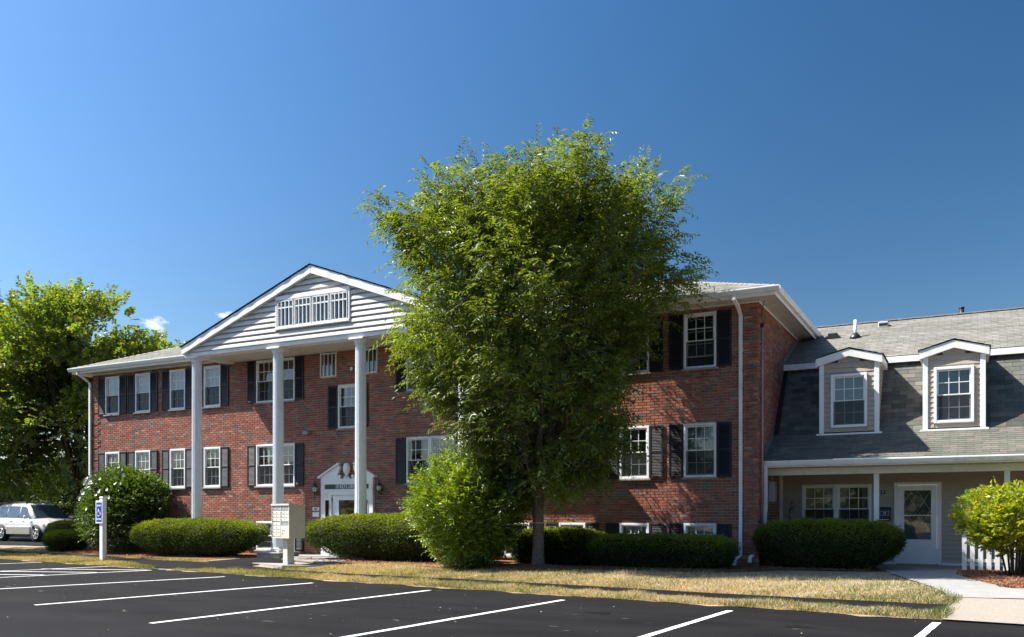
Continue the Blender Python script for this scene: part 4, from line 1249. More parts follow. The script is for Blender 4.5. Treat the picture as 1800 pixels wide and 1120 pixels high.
# inner door seen through the glass, with diamond lattice light
MB().box(sx0 + 0.03, sx1 - 0.03, WY + 0.05, WY + 0.08, 0.24, 1.20).build('inner_door', M['grey_plastic'], door)
MB().box(sx0 + 0.03, sx1 - 0.03, WY + 0.055, WY + 0.08, 1.201, 2.1).build('inner_glass', M['screen'], door)
lt = MB(); ax0, ax1, az0, az1 = sx0 + 0.14, sx1 - 0.14, 1.20, 1.97
wd = (ax1 - ax0); nx = 2
for sgn in (1, -1):
    for k in range(-3, 6):
        # diamond lattice lines, clipped to the light
        stepx = wd / nx; sl_ = 0.46 / stepx * sgn
        xa = ax0 + k * stepx; pts = []
        # line: x = xa + (z-az1)/sl_
        za, zb = az0, az1
        A = (xa + (za - az1) / sl_, za); B = (xa + (zb - az1) / sl_, zb)
        def clip(A, B):
            (xa_, za_), (xb_, zb_) = A, B
            if xa_ > xb_: xa_, za_, xb_, zb_ = xb_, zb_, xa_, za_
            if xb_ <= ax0 or xa_ >= ax1: return None
            if xa_ < ax0: za_ += (zb_ - za_) * (ax0 - xa_) / (xb_ - xa_); xa_ = ax0
            if xb_ > ax1: zb_ = za_ + (zb_ - za_) * (ax1 - xa_) / (xb_ - xa_); xb_ = ax1
            return (xa_, za_), (xb_, zb_)
        c = clip(A, B)
        if c and abs(c[0][0] - c[1][0]) > 0.01:
            lt.tube([(c[0][0], WY + 0.03, c[0][1]), (c[1][0], WY + 0.03, c[1][1])], 0.010, 4, smooth=False)
lt.build('lattice', M['soffit'], door)
MB().tube([(sx0 + 0.05, WY - 0.04, 1.12), (sx0 + 0.05, WY - 0.09, 1.12), (sx0 + 0.05, WY - 0.09, 1.22)], 0.01, 6).build('handle', M['chrome'], door)
MB().box(2.72, 3.62, WY - 0.16, WY - 0.05, 0.236, 0.262, 0.004).build('threshold', M['lead'], WG)
text_obj('12', 0.13, (2.42, WY - 0.022, 1.95), M['ink'], WG, name='house_number', offset=0.003)
# wall mailbox
MBX = empty('wall_mailbox', (2.46, WY - 0.018, 1.27), 'small black wall mailbox marked 12 left of the porch door', 'mailbox')
MB().box(-0.13, 0.13, -0.10, 0.0, 0.0, 0.29, 0.01).build('box', M['black_metal'], MBX)
MB().prism([(-0.14, -0.115, 0.27), (-0.14, -0.115, 0.285), (-0.14, 0.0, 0.33), (-0.14, 0.0, 0.292)], (0.28, 0, 0)).build('lid', M['black_metal'], MBX)
pl = MB().box(-0.10, 0.10, -0.106, -0.101, 0.12, 0.235, 0.002).build('number_plate', M['grey_plastic'], MBX)
MB().box(-0.085, 0.085, -0.1085, -0.1065, 0.135, 0.22).build('dark_field', M['ink'], pl)
text_obj('12', 0.085, (0, -0.1095, 0.178), M['sign_white'], MBX, name='number', offset=0.002)
MB().box(-0.10, 0.10, -0.125, -0.101, 0.02, 0.035, 0.003).build('newspaper_bar', M['sign_white'], MBX)

# porch: beam, posts, soffit, gutter
EY = 0.45
MB().box(0.03, XR, 0.93, 1.07, 2.34, 2.50, 0.006).build('porch_beam', M['white'], WG)
mb = MB(); mb.box(0.014, XR, EY, 0.93, 2.505, 2.52)
mb.build('soffit', M['soffit'], WG)
mb = MB()
for i in range(60): mb.box(0.1 + i*0.12, 0.115 + i*0.12, EY + 0.16, EY + 0.175, 2.4995, 2.504)
mb.build('vent_holes', M['black_metal'], WG)
MB().box(0.014, XR, 1.07, WY - 0.02, 2.505, 2.52).build('porch_ceiling', M['soffit'], WG)
for x in (2.41, 4.97, 7.53): MB().box(x - 0.055, x + 0.055, 0.95, 1.05, 0.236, 2.339, 0.006).build('porch_post', M['vinyl'], WG)
MB().box(0.014, XR, EY - 0.02, EY, 2.50, 2.65, 0.004).build('fascia', M['white'], WG)
gutter(WG, 0.0, XR, EY - 0.021, 2.535)
mb = MB(); pipe(mb, [(0.10, EY - 0.09, 2.56), (0.10, EY - 0.09, 2.40), (0.09, EY - 0.06, 1.6), (0.06, EY - 0.10, 1.0), (0.04, EY - 0.13, 0.72), (-0.02, EY - 0.22, 0.56), (-0.10, EY - 0.42, 0.50), (-0.15, EY - 0.55, 0.44), (-0.16, EY - 0.58, 0.32)], 0.08, 0.06)
mb.build('downspout', M['white'], WG)

# roof planes (side profile y,z)
p0 = (EY - 0.03, 2.665); p1 = (1.60, 3.335); p2 = (3.00, 5.10); p3 = (2.86, 5.26); p4 = (6.5, 6.86)
PALM = [(0.112, 0.116, 0.100), (0.130, 0.130, 0.110), (0.092, 0.098, 0.085), (0.145, 0.130, 0.110), (0.108, 0.113, 0.100), (0.142, 0.145, 0.124), (0.083, 0.084, 0.074)]
PALL = [(0.150, 0.146, 0.122), (0.135, 0.136, 0.113), (0.168, 0.150, 0.126), (0.122, 0.128, 0.107)]
PALU = [(0.215, 0.210, 0.185), (0.200, 0.197, 0.175), (0.235, 0.225, 0.20), (0.21, 0.198, 0.172)]
X0 = 0.012
def vdir(a, b): return (0, b[0] - a[0], b[1] - a[1])
roof_plane(WG, [(X0, *p0), (8.2, *p0), (8.2, *p1), (X0, *p1)], (X0, *p0), (1, 0, 0), vdir(p0, p1), expo=0.10, tab=0.31, pal=PALL, seed=31, single=0)
roof_plane(WG, [(X0, *p1), (8.2, *p1), (8.2, *p2), (X0, *p2)], (X0, *p1), (1, 0, 0), vdir(p1, p2), expo=0.143, tab=0.31, pal=PALM, seed=32, single=300)
roof_plane(WG, [(X0, *p3), (8.2, *p3), (8.2, *p4), (X0, *p4)], (X0, *p3), (1, 0, 0), vdir(p3, p4), expo=0.143, tab=0.305, pal=PALU, seed=33)
MB().add([(8.2, *p0), (XR, *p0), (XR, *p1), (8.2, *p1)], [(0, 1, 2, 3)]).add([(8.2, *p1), (XR, *p1), (XR, *p2), (8.2, *p2)], [(0, 1, 2, 3)]).add([(8.2, *p3), (XR, *p3), (XR, *p4), (8.2, *p4)], [(0, 1, 2, 3)]).add([(X0, p4[0], p4[1]), (XR, p4[0], p4[1]), (XR, 11, 4.6), (X0, 11, 4.6)], [(0, 1, 2, 3)]).build('roof', M['hip'], WG)
MB().add([(XR - .01, *p0), (XR - .01, *p1), (XR - .01, *p2), (XR - .01, *p4), (XR - .01, 11, 4.6), (XR - .01, 11, 0), (XR - .01, WY, 0), (XR - .01, WY, 2.6)], [tuple(range(8))]).build('end_wall', M['grey_siding'], WG)
mb = MB()
n = 32
for i in range(n):
    x = X0 + i * 0.305
    mb.box(x, x + 0.31, p4[0] - 0.10, p4[0] + 0.12, p4[1] - 0.008 + 0.006 * (i % 2), p4[1] + 0.018 + 0.006 * (i % 2))
mb.build('ridge_cap', M['hip'], WG)
# break fascia between dormers
D1 = (1.10, 2.42); D2 = (3.33, 4.58)
for a, b in ((X0 + 0.02, D1[0] + 0.05), (D1[1] - 0.05, D2[0] + 0.05), (D2[1] - 0.05, XR)):
    MB().box(a, b, p3[0] - 0.02, p3[0] + 0.02, 5.10, 5.245, 0.004).build('break_fascia', M['white'], WG)
# side flashing against the brick
mb = MB()
mb.add([(0.03, p1[0] - 0.03, p1[1] + 0.02), (0.16, p1[0] - 0.03, p1[1] + 0.02), (0.12, p2[0] - 0.05, p2[1]), (0.03, p2[0] - 0.05, p2[1])], [(0, 1, 2, 3)])
mb.build('flashing', M['shutter'], WG)
for k in range(6):
    y = 0.62 + k * 0.19; z = 2.665 + (y - p0[0]) * (p1[1] - p0[1]) / (p1[0] - p0[0])
    MB().box(0.022, 0.030, y, y + 0.17, z + 0.0, z + 0.20 + 0.01 * (k % 2)).build('step_flashing', M['lead'], WG)
for k in range(12):
    y = 3.0 + k * 0.21; z = p3[1] + (y - p3[0]) * (p4[1] - p3[1]) / (p4[0] - p3[0])
    if z > 6.2: break
    MB().box(0.022, 0.030, y, y + 0.19, z, z + 0.15).build('step_flashing', M['lead'], WG)

def dormer(x0, x1):
    d = empty('dormer', ((x0 + x1)/2, 1.55, 3.33), parent=WG)
    hw = (x1 - x0) / 2; zb, ze_, za = 0.0, 1.60, 1.88
    # cheeks (sloping back to the mansard), local coords
    yb = 1.42
    for sg in (-1, 1):
        z = 0.0
        def back(z): return max(0.06, min(1.42, 0.05 + (z - 0.02) * 0.793))
        while z < 1.58:
            zt_ = min(z + 0.115, 1.6); X = sg * (hw - 0.03)
            MB().add([(X, 0.02, z), (X, back(z) + 0.1, z), (X + sg*0.014, back(z) + 0.1, z + 0.002), (X + sg*0.014, 0.02, z + 0.002), (X + sg*0.001, back(zt_) + 0.1, zt_), (X + sg*0.001, 0.02, zt_)],
                     [(0, 1, 2, 3), (3, 2, 4, 5)]).build('siding_board', M['grey_siding'], d)
            z += 0.115
    MB().box(-hw + 0.04, -0.395, 0.012, 0.05, 0.03, 1.66).box(0.395, hw - 0.04, 0.012, 0.05, 0.03, 1.66).box(-0.395, 0.395, 0.012, 0.05, 0.03, 0.135).box(-0.395, 0.395, 0.012, 0.05, 1.375, 1.66).build('front_wall', M['grey_siding'], d)
    wx, ww, wz, wh = -0.40, 0.80, 0.13, 1.25
    z = 0.04; hole = (wx - 0.0, wx + ww, wz, wz + wh)
    while z < 1.86:
        zt_ = z + 0.115
        lim = hw - 0.05 if z < 1.5 else max(0.05, (hw - 0.05) * (1.93 - zt_) / 0.42)
        lim = min(lim, hw - 0.05)
        iv = [(-lim, lim)]
        if hole[2] < zt_ - 0.01 and hole[3] > z + 0.01: iv = [(-lim, hole[0]), (hole[1], lim)]
        for a, b in iv:
            if b - a > 0.01:
                MB().add([(a, 0.01, z), (b, 0.01, z), (b, -0.012, z + 0.002), (a, -0.012, z + 0.002), (b, 0.008, zt_), (a, 0.008, zt_)], [(0, 1, 2, 3), (3, 2, 4, 5), (0, 3, 5), (1, 4, 2)]).build('siding_board', M['grey_siding'], d)
        z += 0.115
    for sg in (-1, 1):
        a, b = (-hw, -hw + 0.105) if sg < 0 else (hw - 0.105, hw)
        MB().box(a, b, -0.032, 0.015, 0.0, 1.62, 0.005).build('corner_board', M['vinyl'], d)
    MB().box(-hw - 0.06, hw + 0.06, -0.05, 0.02, -0.045, -0.003, 0.004).build('apron', M['white'], d)
    # rake fascia: two wide boards meeting at the peak
    e = hw + 0.07
    for sg in (-1, 1):
        MB().prism([(sg*e, -0.09, 1.58), (sg*0.0, -0.09, 1.79 - 0.0), (0.0, -0.09, 1.79 + 0.165), (sg*e, -0.09, 1.58 + 0.185)], (0, 0.13, 0)).build('rake_board', M['white'], d)
    # roof
    for sg in (-1, 1):
        A = (sg*(e + 0.03), -0.11, 1.77); B = (0, -0.11, 1.985); C2 = (0, 1.45, 1.985); D_ = (sg*(e + 0.03), 1.30, 1.77)
        if sg < 0: roof_plane(d, [D_, A, B, C2], D_, (0, -1, 0), (e + .03, 0, 0.215), pal=PALU, seed=41)
        else: roof_plane(d, [A, D_, C2, B], A, (0, 1, 0), (-(e + .03), 0, 0.215), pal=PALU, seed=42)
    MB().box(-e, -hw + 0.03, -0.02, 1.3, 1.60, 1.755).box(hw - 0.03, e, -0.02, 1.3, 1.60, 1.755).build('eave_fascia', M['white'], d)
    # window of its own frame directly on the dormer (as a part of the house: its sub-parts hold frame, panes and muntins)
    return d, (x0 + x1)/2 + wx, 3.33 + wz, ww, wh
for (a, b) in (D1, D2):
    d, wx, wz, ww, wh = dormer(a, b)
    double_hung(WG, wx, wz, ww, wh, y=1.55, proud=0.05, cover='blind', half=1.0, sill=False, trim=0.06)

# roof fittings
def on_roof(y): return p3[1] + (y - p3[0]) * (p4[1] - p3[1]) / (p4[0] - p3[0])
R_ = empty('vent_pipe', (1.52, 4.97, on_roof(4.97)), 'tall white plumbing vent pipe with black boot on the grey wing roof', 'vent pipe')
MB().tube([(0, 0, -0.05), (0, 0, 0.48)], 0.04, 12).build('pipe', M['vinyl'], R_)
MB().lathe([(0.16, -0.06), (0.15, 0.02), (0.06, 0.12), (0.05, 0.13)], n=14).build('boot', M['black_metal'], R_)
R_ = empty('roof_vent', (0.92, 5.22, on_roof(5.22)), 'small black box vent on the roof left of the white pipe', 'roof vent')
MB().box(-0.13, 0.13, -0.12, 0.12, -0.05, 0.10, 0.02).build('hood', M['black_metal'], R_)
MB().box(-0.18, 0.18, -0.2, 0.16, -0.06, 0.01).build('flange', M['black_metal'], R_)
R_ = empty('roof_vent', (2.14, 5.94, on_roof(5.94)), 'small white box vent on the roof right of the white pipe', 'roof vent')
MB().box(-0.13, 0.13, -0.12, 0.12, -0.05, 0.12, 0.02).build('hood', M['beige_box'], R_)
MB().box(-0.11, 0.11, -0.125, -0.121, 0.0, 0.07).build('grille', M['black_metal'], R_)
R_ = empty('roof_vent', (2.47, 6.83, 6.70), 'round grey mushroom vent behind the roof ridge', 'roof vent')
MB().lathe([(0.10, -0.1), (0.10, 0.10), (0.17, 0.13), (0.18, 0.19), (0.14, 0.24), (0.05, 0.26), (0.01, 0.265)], n=16).build('cap', M['beige_box'], R_)
R_ = empty('vent_pipe', (4.05, 6.9, 6.5), 'short black pipe standing behind the roof ridge', 'vent pipe')
MB().tube([(0, 0, -0.1), (0, 0, 0.62)], 0.065, 12).build('pipe', M['black_metal'], R_)
MB().lathe([(0.075, 0.60), (0.08, 0.63), (0.06, 0.64)], n=12).build('collar', M['black_metal'], R_)

# ------------------------------------------------------------------ picket fence on the porch
PF = empty('picket_fence', (4.12, 0.86, 0.20), 'short white picket fence on the porch behind the yellow green shrub', 'fence')
for i in range(7):
    x = i * 0.155
    h = 0.80 + (0.06 if i == 0 else 0)
    w = 0.05
    MB().prism([(x, 0, 0), (x + 2*w*0.9, 0, 0), (x + 2*w*0.9, 0, h - 0.07), (x + w*0.9, 0, h), (x, 0, h - 0.07)], (0, 0.02, 0)).build('picket', M['vinyl'], PF)
for z in (0.20, 0.62): MB().box(0.0, 1.03, 0.021, 0.05, z, z + 0.07, 0.004).build('rail', M['vinyl'], PF)

# ------------------------------------------------------------------ mailbox cluster
CB = empty('cluster_mailbox', (-10.93, -3.33, 0.165), 'beige cluster mailbox cabinet on a square pedestal by the path', 'mailbox')
CB.rotation_euler = (0, 0, -math.atan2(0.25, 0.97))
zp = 0.66; W2 = 0.385; Dp = 0.46; Ht = 0.83
MB().box(-0.13, 0.13, -0.13, 0.13, 0.0, 0.02, 0.003).box(-0.10, 0.10, -0.10, 0.10, 0.02, zp, 0.006).build('pedestal', M['beige_metal'], CB)
MB().box(-W2, W2, -Dp/2 + 0.012, Dp/2, zp, zp + Ht, 0.006).build('cabinet', M['beige_metal'], CB)
MB().prism([(-W2 - 0.012, -Dp/2 - 0.03, zp + Ht - 0.01), (-W2 - 0.012, Dp/2 + 0.01, zp + Ht - 0.01), (-W2 - 0.012, Dp/2 + 0.01, zp + Ht + 0.012), (-W2 - 0.012, -Dp/2 - 0.03, zp + Ht + 0.035)], (2*W2 + 0.024, 0, 0)).build('hood', M['beige_metal'], CB)
yf_ = -Dp/2 + 0.010
fr = frame_mb(2*W2, Ht - 0.012, 0.028, yf_ - 0.022, yf_, -W2, zp, 0.003); fr.box(-0.012, 0.012, yf_ - 0.020, yf_, zp + 0.028, zp + Ht - 0.04)
fr.build('front_frame', M['beige_metal'], CB)
dh = 0.086
for col in (0, 1):
    xa = -W2 + 0.032 if col == 0 else 0.016; xb = -0.016 if col == 0 else W2 - 0.032
    z = zp + Ht - 0.045
    n = 8 if col == 0 else 4
    for i in range(n):
        gap_ = 0.022 if (col == 0 and i >= 4) else 0
        zt_ = z - i * (dh + 0.004) - gap_
        dm = MB().box(xa, xb, yf_ - 0.014, yf_ - 0.001, zt_ - dh, zt_ - 0.010, 0.003)
        dd = dm.build('mail_door', M['beige_metal'] if i else M['grey_plastic'], CB)
        MB().tube([((xa+xb)/2, yf_ - 0.013, zt_ - dh * 0.45), ((xa+xb)/2, yf_ - 0.022, zt_ - dh * 0.45)], 0.010, 8).build('lock', M['lead'], dd)
        MB().box(xa + 0.008, xa + 0.035, yf_ - 0.018, yf_ - 0.0145, zt_ - dh * 0.72, zt_ - dh * 0.5).build('number_tag', M['ink'], dd)
    if col == 1:
        zt_ = z - 4 * (dh + 0.004)
        MB().box(xa, xb, yf_ - 0.018, yf_ - 0.001, zt_ - 0.010, zt_ + 0.0, 0.002).box(xa, xb, yf_ - 0.010, yf_ - 0.001, zt_ - 0.092, zt_ - 0.012).build('mail_slot', M['grey_plastic'], CB)
        pk = MB().box(xa, xb, yf_ - 0.015, yf_ - 0.001, zp + 0.032, zt_ - 0.105, 0.003).build('parcel_door', M['beige_metal'], CB)
        for (px_, pz_) in ((0.07, 0.20), (0.15, 0.20), (0.07, 0.12)): MB().tube([(xa + px_, yf_ - 0.014, zp + pz_), (xa + px_, yf_ - 0.024, zp + pz_)], 0.011, 8).build('lock', M['ink'], pk)

# ------------------------------------------------------------------ accessible parking sign
AS = empty('accessible_parking_sign', (-18.43, -2.93, 0.03), 'blue and white wheelchair parking sign on a square white post', 'sign')
MB().box(-0.07, 0.07, -0.07, 0.07, 0, 1.88, 0.006).build('post', M['vinyl'], AS)
MB().box(-0.078, 0.078, -0.078, 0.078, 1.88, 1.91, 0.008).prism([(-0.06, -0.06, 1.91), (0.06, -0.06, 1.91), (0.06, 0.06, 1.91), (-0.06, 0.06, 1.91)], (0, 0, 0.015)).build('cap', M['vinyl'], AS)
sg = MB().box(-0.21, 0.10, -0.095, -0.071, 1.13, 1.80, 0.004).build('sign_panel', M['sign_white'], AS)
SC = -0.055
MB().box(SC - 0.115, SC + 0.115, -0.0985, -0.0955, 1.18, 1.75).build('blue_field', M['sign_blue'], sg)
text_obj('RESERVED', 0.062, (SC, -0.1005, 1.655), M['sign_white'], AS, sx=0.72, offset=0.002)
text_obj('PARKING', 0.066, (SC, -0.1005, 1.255), M['sign_white'], AS, sx=0.80, offset=0.002)
isa = MB(); yy = -0.1000
def flat(pts, r=0.010): isa.tube([(SC + p[0]*0.95, yy, 1.46 + p[1]*0.95) for p in pts], r, 6)
flat([(0.0 - 0.02, 0.125), (0.0 - 0.02, 0.13)], 0.020)
flat([(-0.02, 0.10), (-0.012, 0.01), (0.05, 0.01), (0.075, -0.07), (0.095, -0.06)], 0.011)
flat([(-0.016, 0.055), (0.045, 0.055)], 0.009)
flat([(0.035 * 0 - 0.005 + 0.075*math.cos(a), -0.045 + 0.075*math.sin(a)) for a in np.linspace(2.2, 5.9, 14)], 0.010)
isa.build('wheelchair_symbol', M['sign_white'], AS)

# ------------------------------------------------------------------ vegetation helpers
def leaves(name, P, D, Nn, L, W, tint, m, parent=None, loc=None, jag=0.0):
    """rhombic folded leaves: P base points, D direction, Nn normal, L length, W half width"""
    D = D / np.linalg.norm(D, axis=1, keepdims=True)
    Sd = np.cross(D, Nn); Sd /= (np.linalg.norm(Sd, axis=1, keepdims=True) + 1e-9)
    Up = np.cross(Sd, D)
    L = L[:, None]; W = W[:, None]
    mid = P + D * L * 0.45
    a = P; b = mid + Sd * W + Up * W * 0.25; c = P + D * L - Up * L * 0.08; d = mid - Sd * W + Up * W * 0.25
    V = np.stack([a, b, c, d], 1).reshape(-1, 3)
    n = len(P); F = np.arange(n * 4).reshape(-1, 4)
    return tinted(name, V, F, np.repeat(tint, 4, 0), m, parent, loc)

def unit(v): return v / (np.linalg.norm(v, axis=-1, keepdims=True) + 1e-9)
def fbm(P, s, seed):
    """cheap smooth noise -1..1"""
    r = np.random.default_rng(seed); out = 0
    for k in range(6):
        d = unit(r.normal(size=3)); out = out + np.sin(P @ d * s * r.uniform(0.7, 1.6) + r.uniform(0, 6.28))
    return out / 3.2
def tints(base, n, r, spread=0.22, yellow=0.15, P=None, seed=0):
    t = np.tile(np.array(base), (n, 1)) * r.uniform(1 - spread, 1 + spread, (n, 1))
    t[:, 0] *= r.uniform(1 - yellow, 1 + yellow * 1.6, n)
    if P is not None: t *= (1 + 0.18 * fbm(P, 1.7, seed))[:, None]
    return np.clip(t, 0.002, 0.9)

def sprays(C, Dr, n_leaf, length, leaf_l, leaf_w, r, sag=0.25, spread=0.9, droop=0.2):
    """twigs at C going Dr, with alternate leaves. returns P, D, N, L, W"""
    M_ = len(C); t = (np.arange(n_leaf) + 0.5) / n_leaf
    t = t[None, :, None] + r.uniform(-0.03, 0.03, (M_, n_leaf, 1))
    Ln = length[:, None, None]
    pos = C[:, None] + Dr[:, None] * Ln * t + np.array([0, 0, -1.0]) * sag * Ln * t ** 2
    tang = unit(Dr[:, None] + np.array([0, 0, -1.0]) * 2 * sag * t)
    up = unit(np.array([0, 0, 1.0]) + r.normal(0, 0.35, (M_, 1, 3)))
    side = unit(np.cross(tang, up)); alt = np.where(np.arange(n_leaf) % 2 == 0, 1.0, -1.0)[None, :, None]
    D = unit(tang * 0.75 + side * alt * spread + np.array([0, 0, -1.0]) * droop + r.normal(0, 0.18, pos.shape))
    N = unit(np.cross(side, tang) + r.normal(0, 0.35, pos.shape))
    sh = pos.shape[0] * pos.shape[1]
    L = leaf_l * r.uniform(0.7, 1.2, sh); W = leaf_w * r.uniform(0.75, 1.2, sh)
    return pos.reshape(-1, 3), D.reshape(-1, 3), N.reshape(-1, 3), L, W

def limb_tubes(limbs, n=6):
    mb = MB()
    for path, rad in limbs: mb.tube(path, rad, n)
    return mb

def bez(a, b, c, n=7):
    a, b, c = map(np.array, (a, b, c))
    return [tuple((1-t)**2*a + 2*t*(1-t)*b + t*t*c) for t in np.linspace(0, 1, n)]

Rv = np.array([math.cos(YAW), math.sin(YAW), 0.0]); Fv = np.array([-math.sin(YAW), math.cos(YAW), 0.0])

# ------------------------------------------------------------------ the street tree in front
def big_tree():
    r = np.random.default_rng(77)
    base = np.array([-4.30, -2.60, 0.24])
    T = empty('leafy_tree', tuple(base), 'tall vase shaped green tree in a mulch mound in front of the brick building', 'tree')
    # width outline of the crown in metres: z above base, left and right of the trunk
    tab = np.array([
        (1.55, -0.4, 0.5), (1.80, -0.7, 0.85), (2.13, -1.0, 1.2), (2.52, -1.25, 1.5), (3.03, -1.55, 1.75), (3.8, -2.05, 1.9), (4.44, -2.7, 2.0), (5.08, -3.0, 2.2),
        (5.72, -3.0, 2.65), (6.2, -3.1, 3.05), (6.8, -3.15, 2.9), (7.4, -3.1, 2.75), (7.9, -2.75, 2.6), (8.4, -2.15, 2.55), (8.8, -1.3, 2.3), (9.2, -0.9, 1.9)])
    zt, lt_, rt = tab[:, 0], tab[:, 1], tab[:, 2]
    def env(z, th):
        lo = np.interp(z, zt, lt_); hi = np.interp(z, zt, rt)
        mid = (lo + hi) / 2; hw = (hi - lo) / 2
        hw = hw * (1 + 0.10 * np.sin(3 * th + z * 1.3) + 0.07 * np.sin(5 * th - z * 2.1 + 1))
        return mid, hw
    n = 12500
    z = r.uniform(1.65, 9.1, n * 3); area = np.interp(z, zt, rt - lt_)
    z = z[r.uniform(0, 7, len(z)) < area][:n]; n = len(z)
    th = r.uniform(0, 2*PI, n); rho = r.uniform(0, 1, n) ** 0.42
    mid, hw = env(z, th)
    dep = np.where(np.sin(th) > 0, np.minimum(hw * 0.7, 1.15), np.minimum(hw, 2.9))
    # dome: the top surface is uneven, with bumps
    topz = 8.50 + 0.22 * np.sin(2.9 * (rho * np.cos(th) * hw) + 0.2) + 0.28 * np.sin(5.3 * rho * np.cos(th) * hw + 2.0 * rho * np.sin(th)) - 0.45 * rho ** 2
    topz = np.minimum(topz, 8.42)
    z = np.where(z > topz, topz - r.uniform(0, 1.2, n), z)
    X = mid + hw * rho * np.cos(th); Y = dep * rho * np.sin(th)
    P = X[:, None] * Rv + Y[:, None] * Fv + z[:, None] * np.array([0, 0, 1.0])
    # boughs: flattened clumps leaning outward, with gaps between them; a thinner fill behind
    nb_ = 520; nf = 2700; per = 25
    BC = P[:nb_]; fill = P[nb_:nb_ + nf]
    ob = BC - np.array([0, 0, 2.2]); ob[:, 2] *= 0.9; ob = unit(ob)
    size = r.uniform(0.30, 0.62, nb_)
    g = np.clip(r.normal(size=(nb_, per, 3)) * 0.5, -0.85, 0.85)
    sideb = unit(np.cross(ob, np.array([0.03, 0.02, 1.0]))); upb = np.cross(sideb, ob)
    PB = BC[:, None] + (ob[:, None] * g[..., :1] * 1.25 + sideb[:, None] * g[..., 1:2] * 1.0 + upb[:, None] * g[..., 2:] * 0.42) * size[:, None, None]
    bt = np.repeat(r.uniform(0.82, 1.2, nb_), per)
    P = np.concatenate([PB.reshape(-1, 3), fill]); bt = np.concatenate([bt, np.full(len(fill), 0.85)])
    z = P[:, 2]; lowk = z > 1.35
    P, bt, z = P[lowk], bt[lowk], z[lowk]; n = len(P)
    # direction: outward from the fork, tips fanning upward above and drooping below
    out = P - np.array([0, 0, 1.4]); out[:, 2] *= 0.75; out = unit(out)
    hgt = np.clip((z - 1.2) / 8, 0, 1)
    Dr = unit(out + np.array([0, 0, 1.0]) * (0.35 * hgt - 0.30)[:, None] + r.normal(0, 0.50, (n, 3)))
    ln = r.uniform(0.30, 0.62, n)
    p, d, nn, L, W = sprays(P, Dr, 11, ln, 0.125, 0.0195, r, sag=0.45, spread=0.95, droop=0.25)
    tn = tints((0.106, 0.156, 0.020), len(p), r, P=p, seed=9, spread=0.35) * np.repeat(bt, 11)[:, None]
    # long upright shoots breaking the top outline
    m = 95
    sx = r.uniform(-1.7, 2.4, m); sy = r.uniform(-1.5, 1.8, m)
    sz = 8.45 + 0.22 * np.sin(2.9 * sx + 0.2) + r.uniform(-0.3, 0.25, m) - 0.10 * np.abs(sx)
    P2 = sx[:, None] * Rv + sy[:, None] * Fv + sz[:, None] * np.array([0, 0, 1.0])
    D2 = unit(np.array([0, 0, 1.0]) + r.normal(0, 0.25, (m, 3)) + 0.08 * sx[:, None] * Rv)
    q = sprays(P2, D2, 15, r.uniform(0.5, 0.85, m), 0.105, 0.018, r, sag=0.05, spread=0.9, droop=0.25)
    # drooping boughs at the flanks
    m3 = 70
    a3 = r.choice([0, PI], m3) + r.normal(0, 0.5, m3); z3 = r.uniform(1.6, 6.5, m3); md, h3 = env(z3, a3)
    h3y = np.minimum(h3, 2.3)
    P3 = (md + h3 * np.cos(a3) * 0.97)[:, None] * Rv + (h3y * np.sin(a3))[:, None] * Fv + z3[:, None] * np.array([0, 0, 1.0])
    D3 = unit(np.cos(a3)[:, None] * Rv + np.sin(a3)[:, None] * Fv * 0.6 + np.array([0, 0, 0.15]) + r.normal(0, 0.15, (m3, 3)))
    q3 = sprays(P3, D3, 20, r.uniform(0.45, 0.85, m3), 0.10, 0.016, r, sag=0.35, spread=0.7, droop=0.4)
    p = np.concatenate([p, q[0], q3[0]]); d = np.concatenate([d, q[1], q3[1]]); nn = np.concatenate([nn, q[2], q3[2]])
    L = np.concatenate([L, q[3], q3[3]]); W = np.concatenate([W, q[4], q3[4]])
    tn = np.concatenate([tn, tints((0.105, 0.15, 0.025), len(q[0]), r), tints((0.10, 0.15, 0.02), len(q3[0]), r)])
    leaves('crown', p, d, nn, L, W, tn, M['leaf'], T)
    tw_ = MB()
    for k in range(m):
        ln_ = 0.5; a = P2[k] - D2[k] * 0.9
        tw_.tube([tuple(a), tuple(P2[k]), tuple(P2[k] + D2[k] * ln_)], [0.005, 0.004, 0.002], 4)
    for k in range(m3):
        a = P3[k] - D3[k] * 0.9
        tw_.tube([tuple(a), tuple(P3[k]), tuple(P3[k] + D3[k] * 0.45 + np.array([0, 0, -0.06]))], [0.010, 0.007, 0.004], 4)
    for k in range(nb_):
        if BC[k][2] > 1.5:
            a = BC[k] - ob[k] * 0.9; tw_.tube([tuple(a), tuple(BC[k] + ob[k] * size[k] * 0.7)], [0.012, 0.004], 4)
    tw_.build('twigs', M['bark'], T)
    # trunk
    tr = MB()
    tr.tube([(0, 0, -0.25), (0, 0, 0.0), (0.0, 0.0, 0.25), (0.01, 0, 0.8), (-0.01, 0.0, 1.25), (0, 0, 1.55)], [0.22, 0.165, 0.135, 0.122, 0.125, 0.15], 14)
    tr.build('trunk', M['bark'], T)
    limbs = []
    nl = 17
    for i in range(nl):
        a = 2*PI*i/nl + r.normal(0, 0.15); f = r.uniform(0.35, 0.92); zt_ = r.uniform(5.2, 8.3)
        if i % 3 == 0: zt_ = r.uniform(3.0, 4.6); f = 0.8
        md, h = env(np.array(zt_), np.array(a)); hy = min(float(h), 2.2)
        tip = (float(md) + float(h)*f*math.cos(a)) * Rv + hy*f*math.sin(a) * Fv + np.array([0, 0, zt_])
        s0 = np.array([0.05*math.cos(a), 0.05*math.sin(a), 1.35 + r.uniform(0, 0.25)])
        ctrl = s0 * 0.5 + tip * 0.5 + np.array([0, 0, 0.6 if zt_ > 5 else 0.25]) - 0.22 * np.array([tip[0], tip[1], 0])
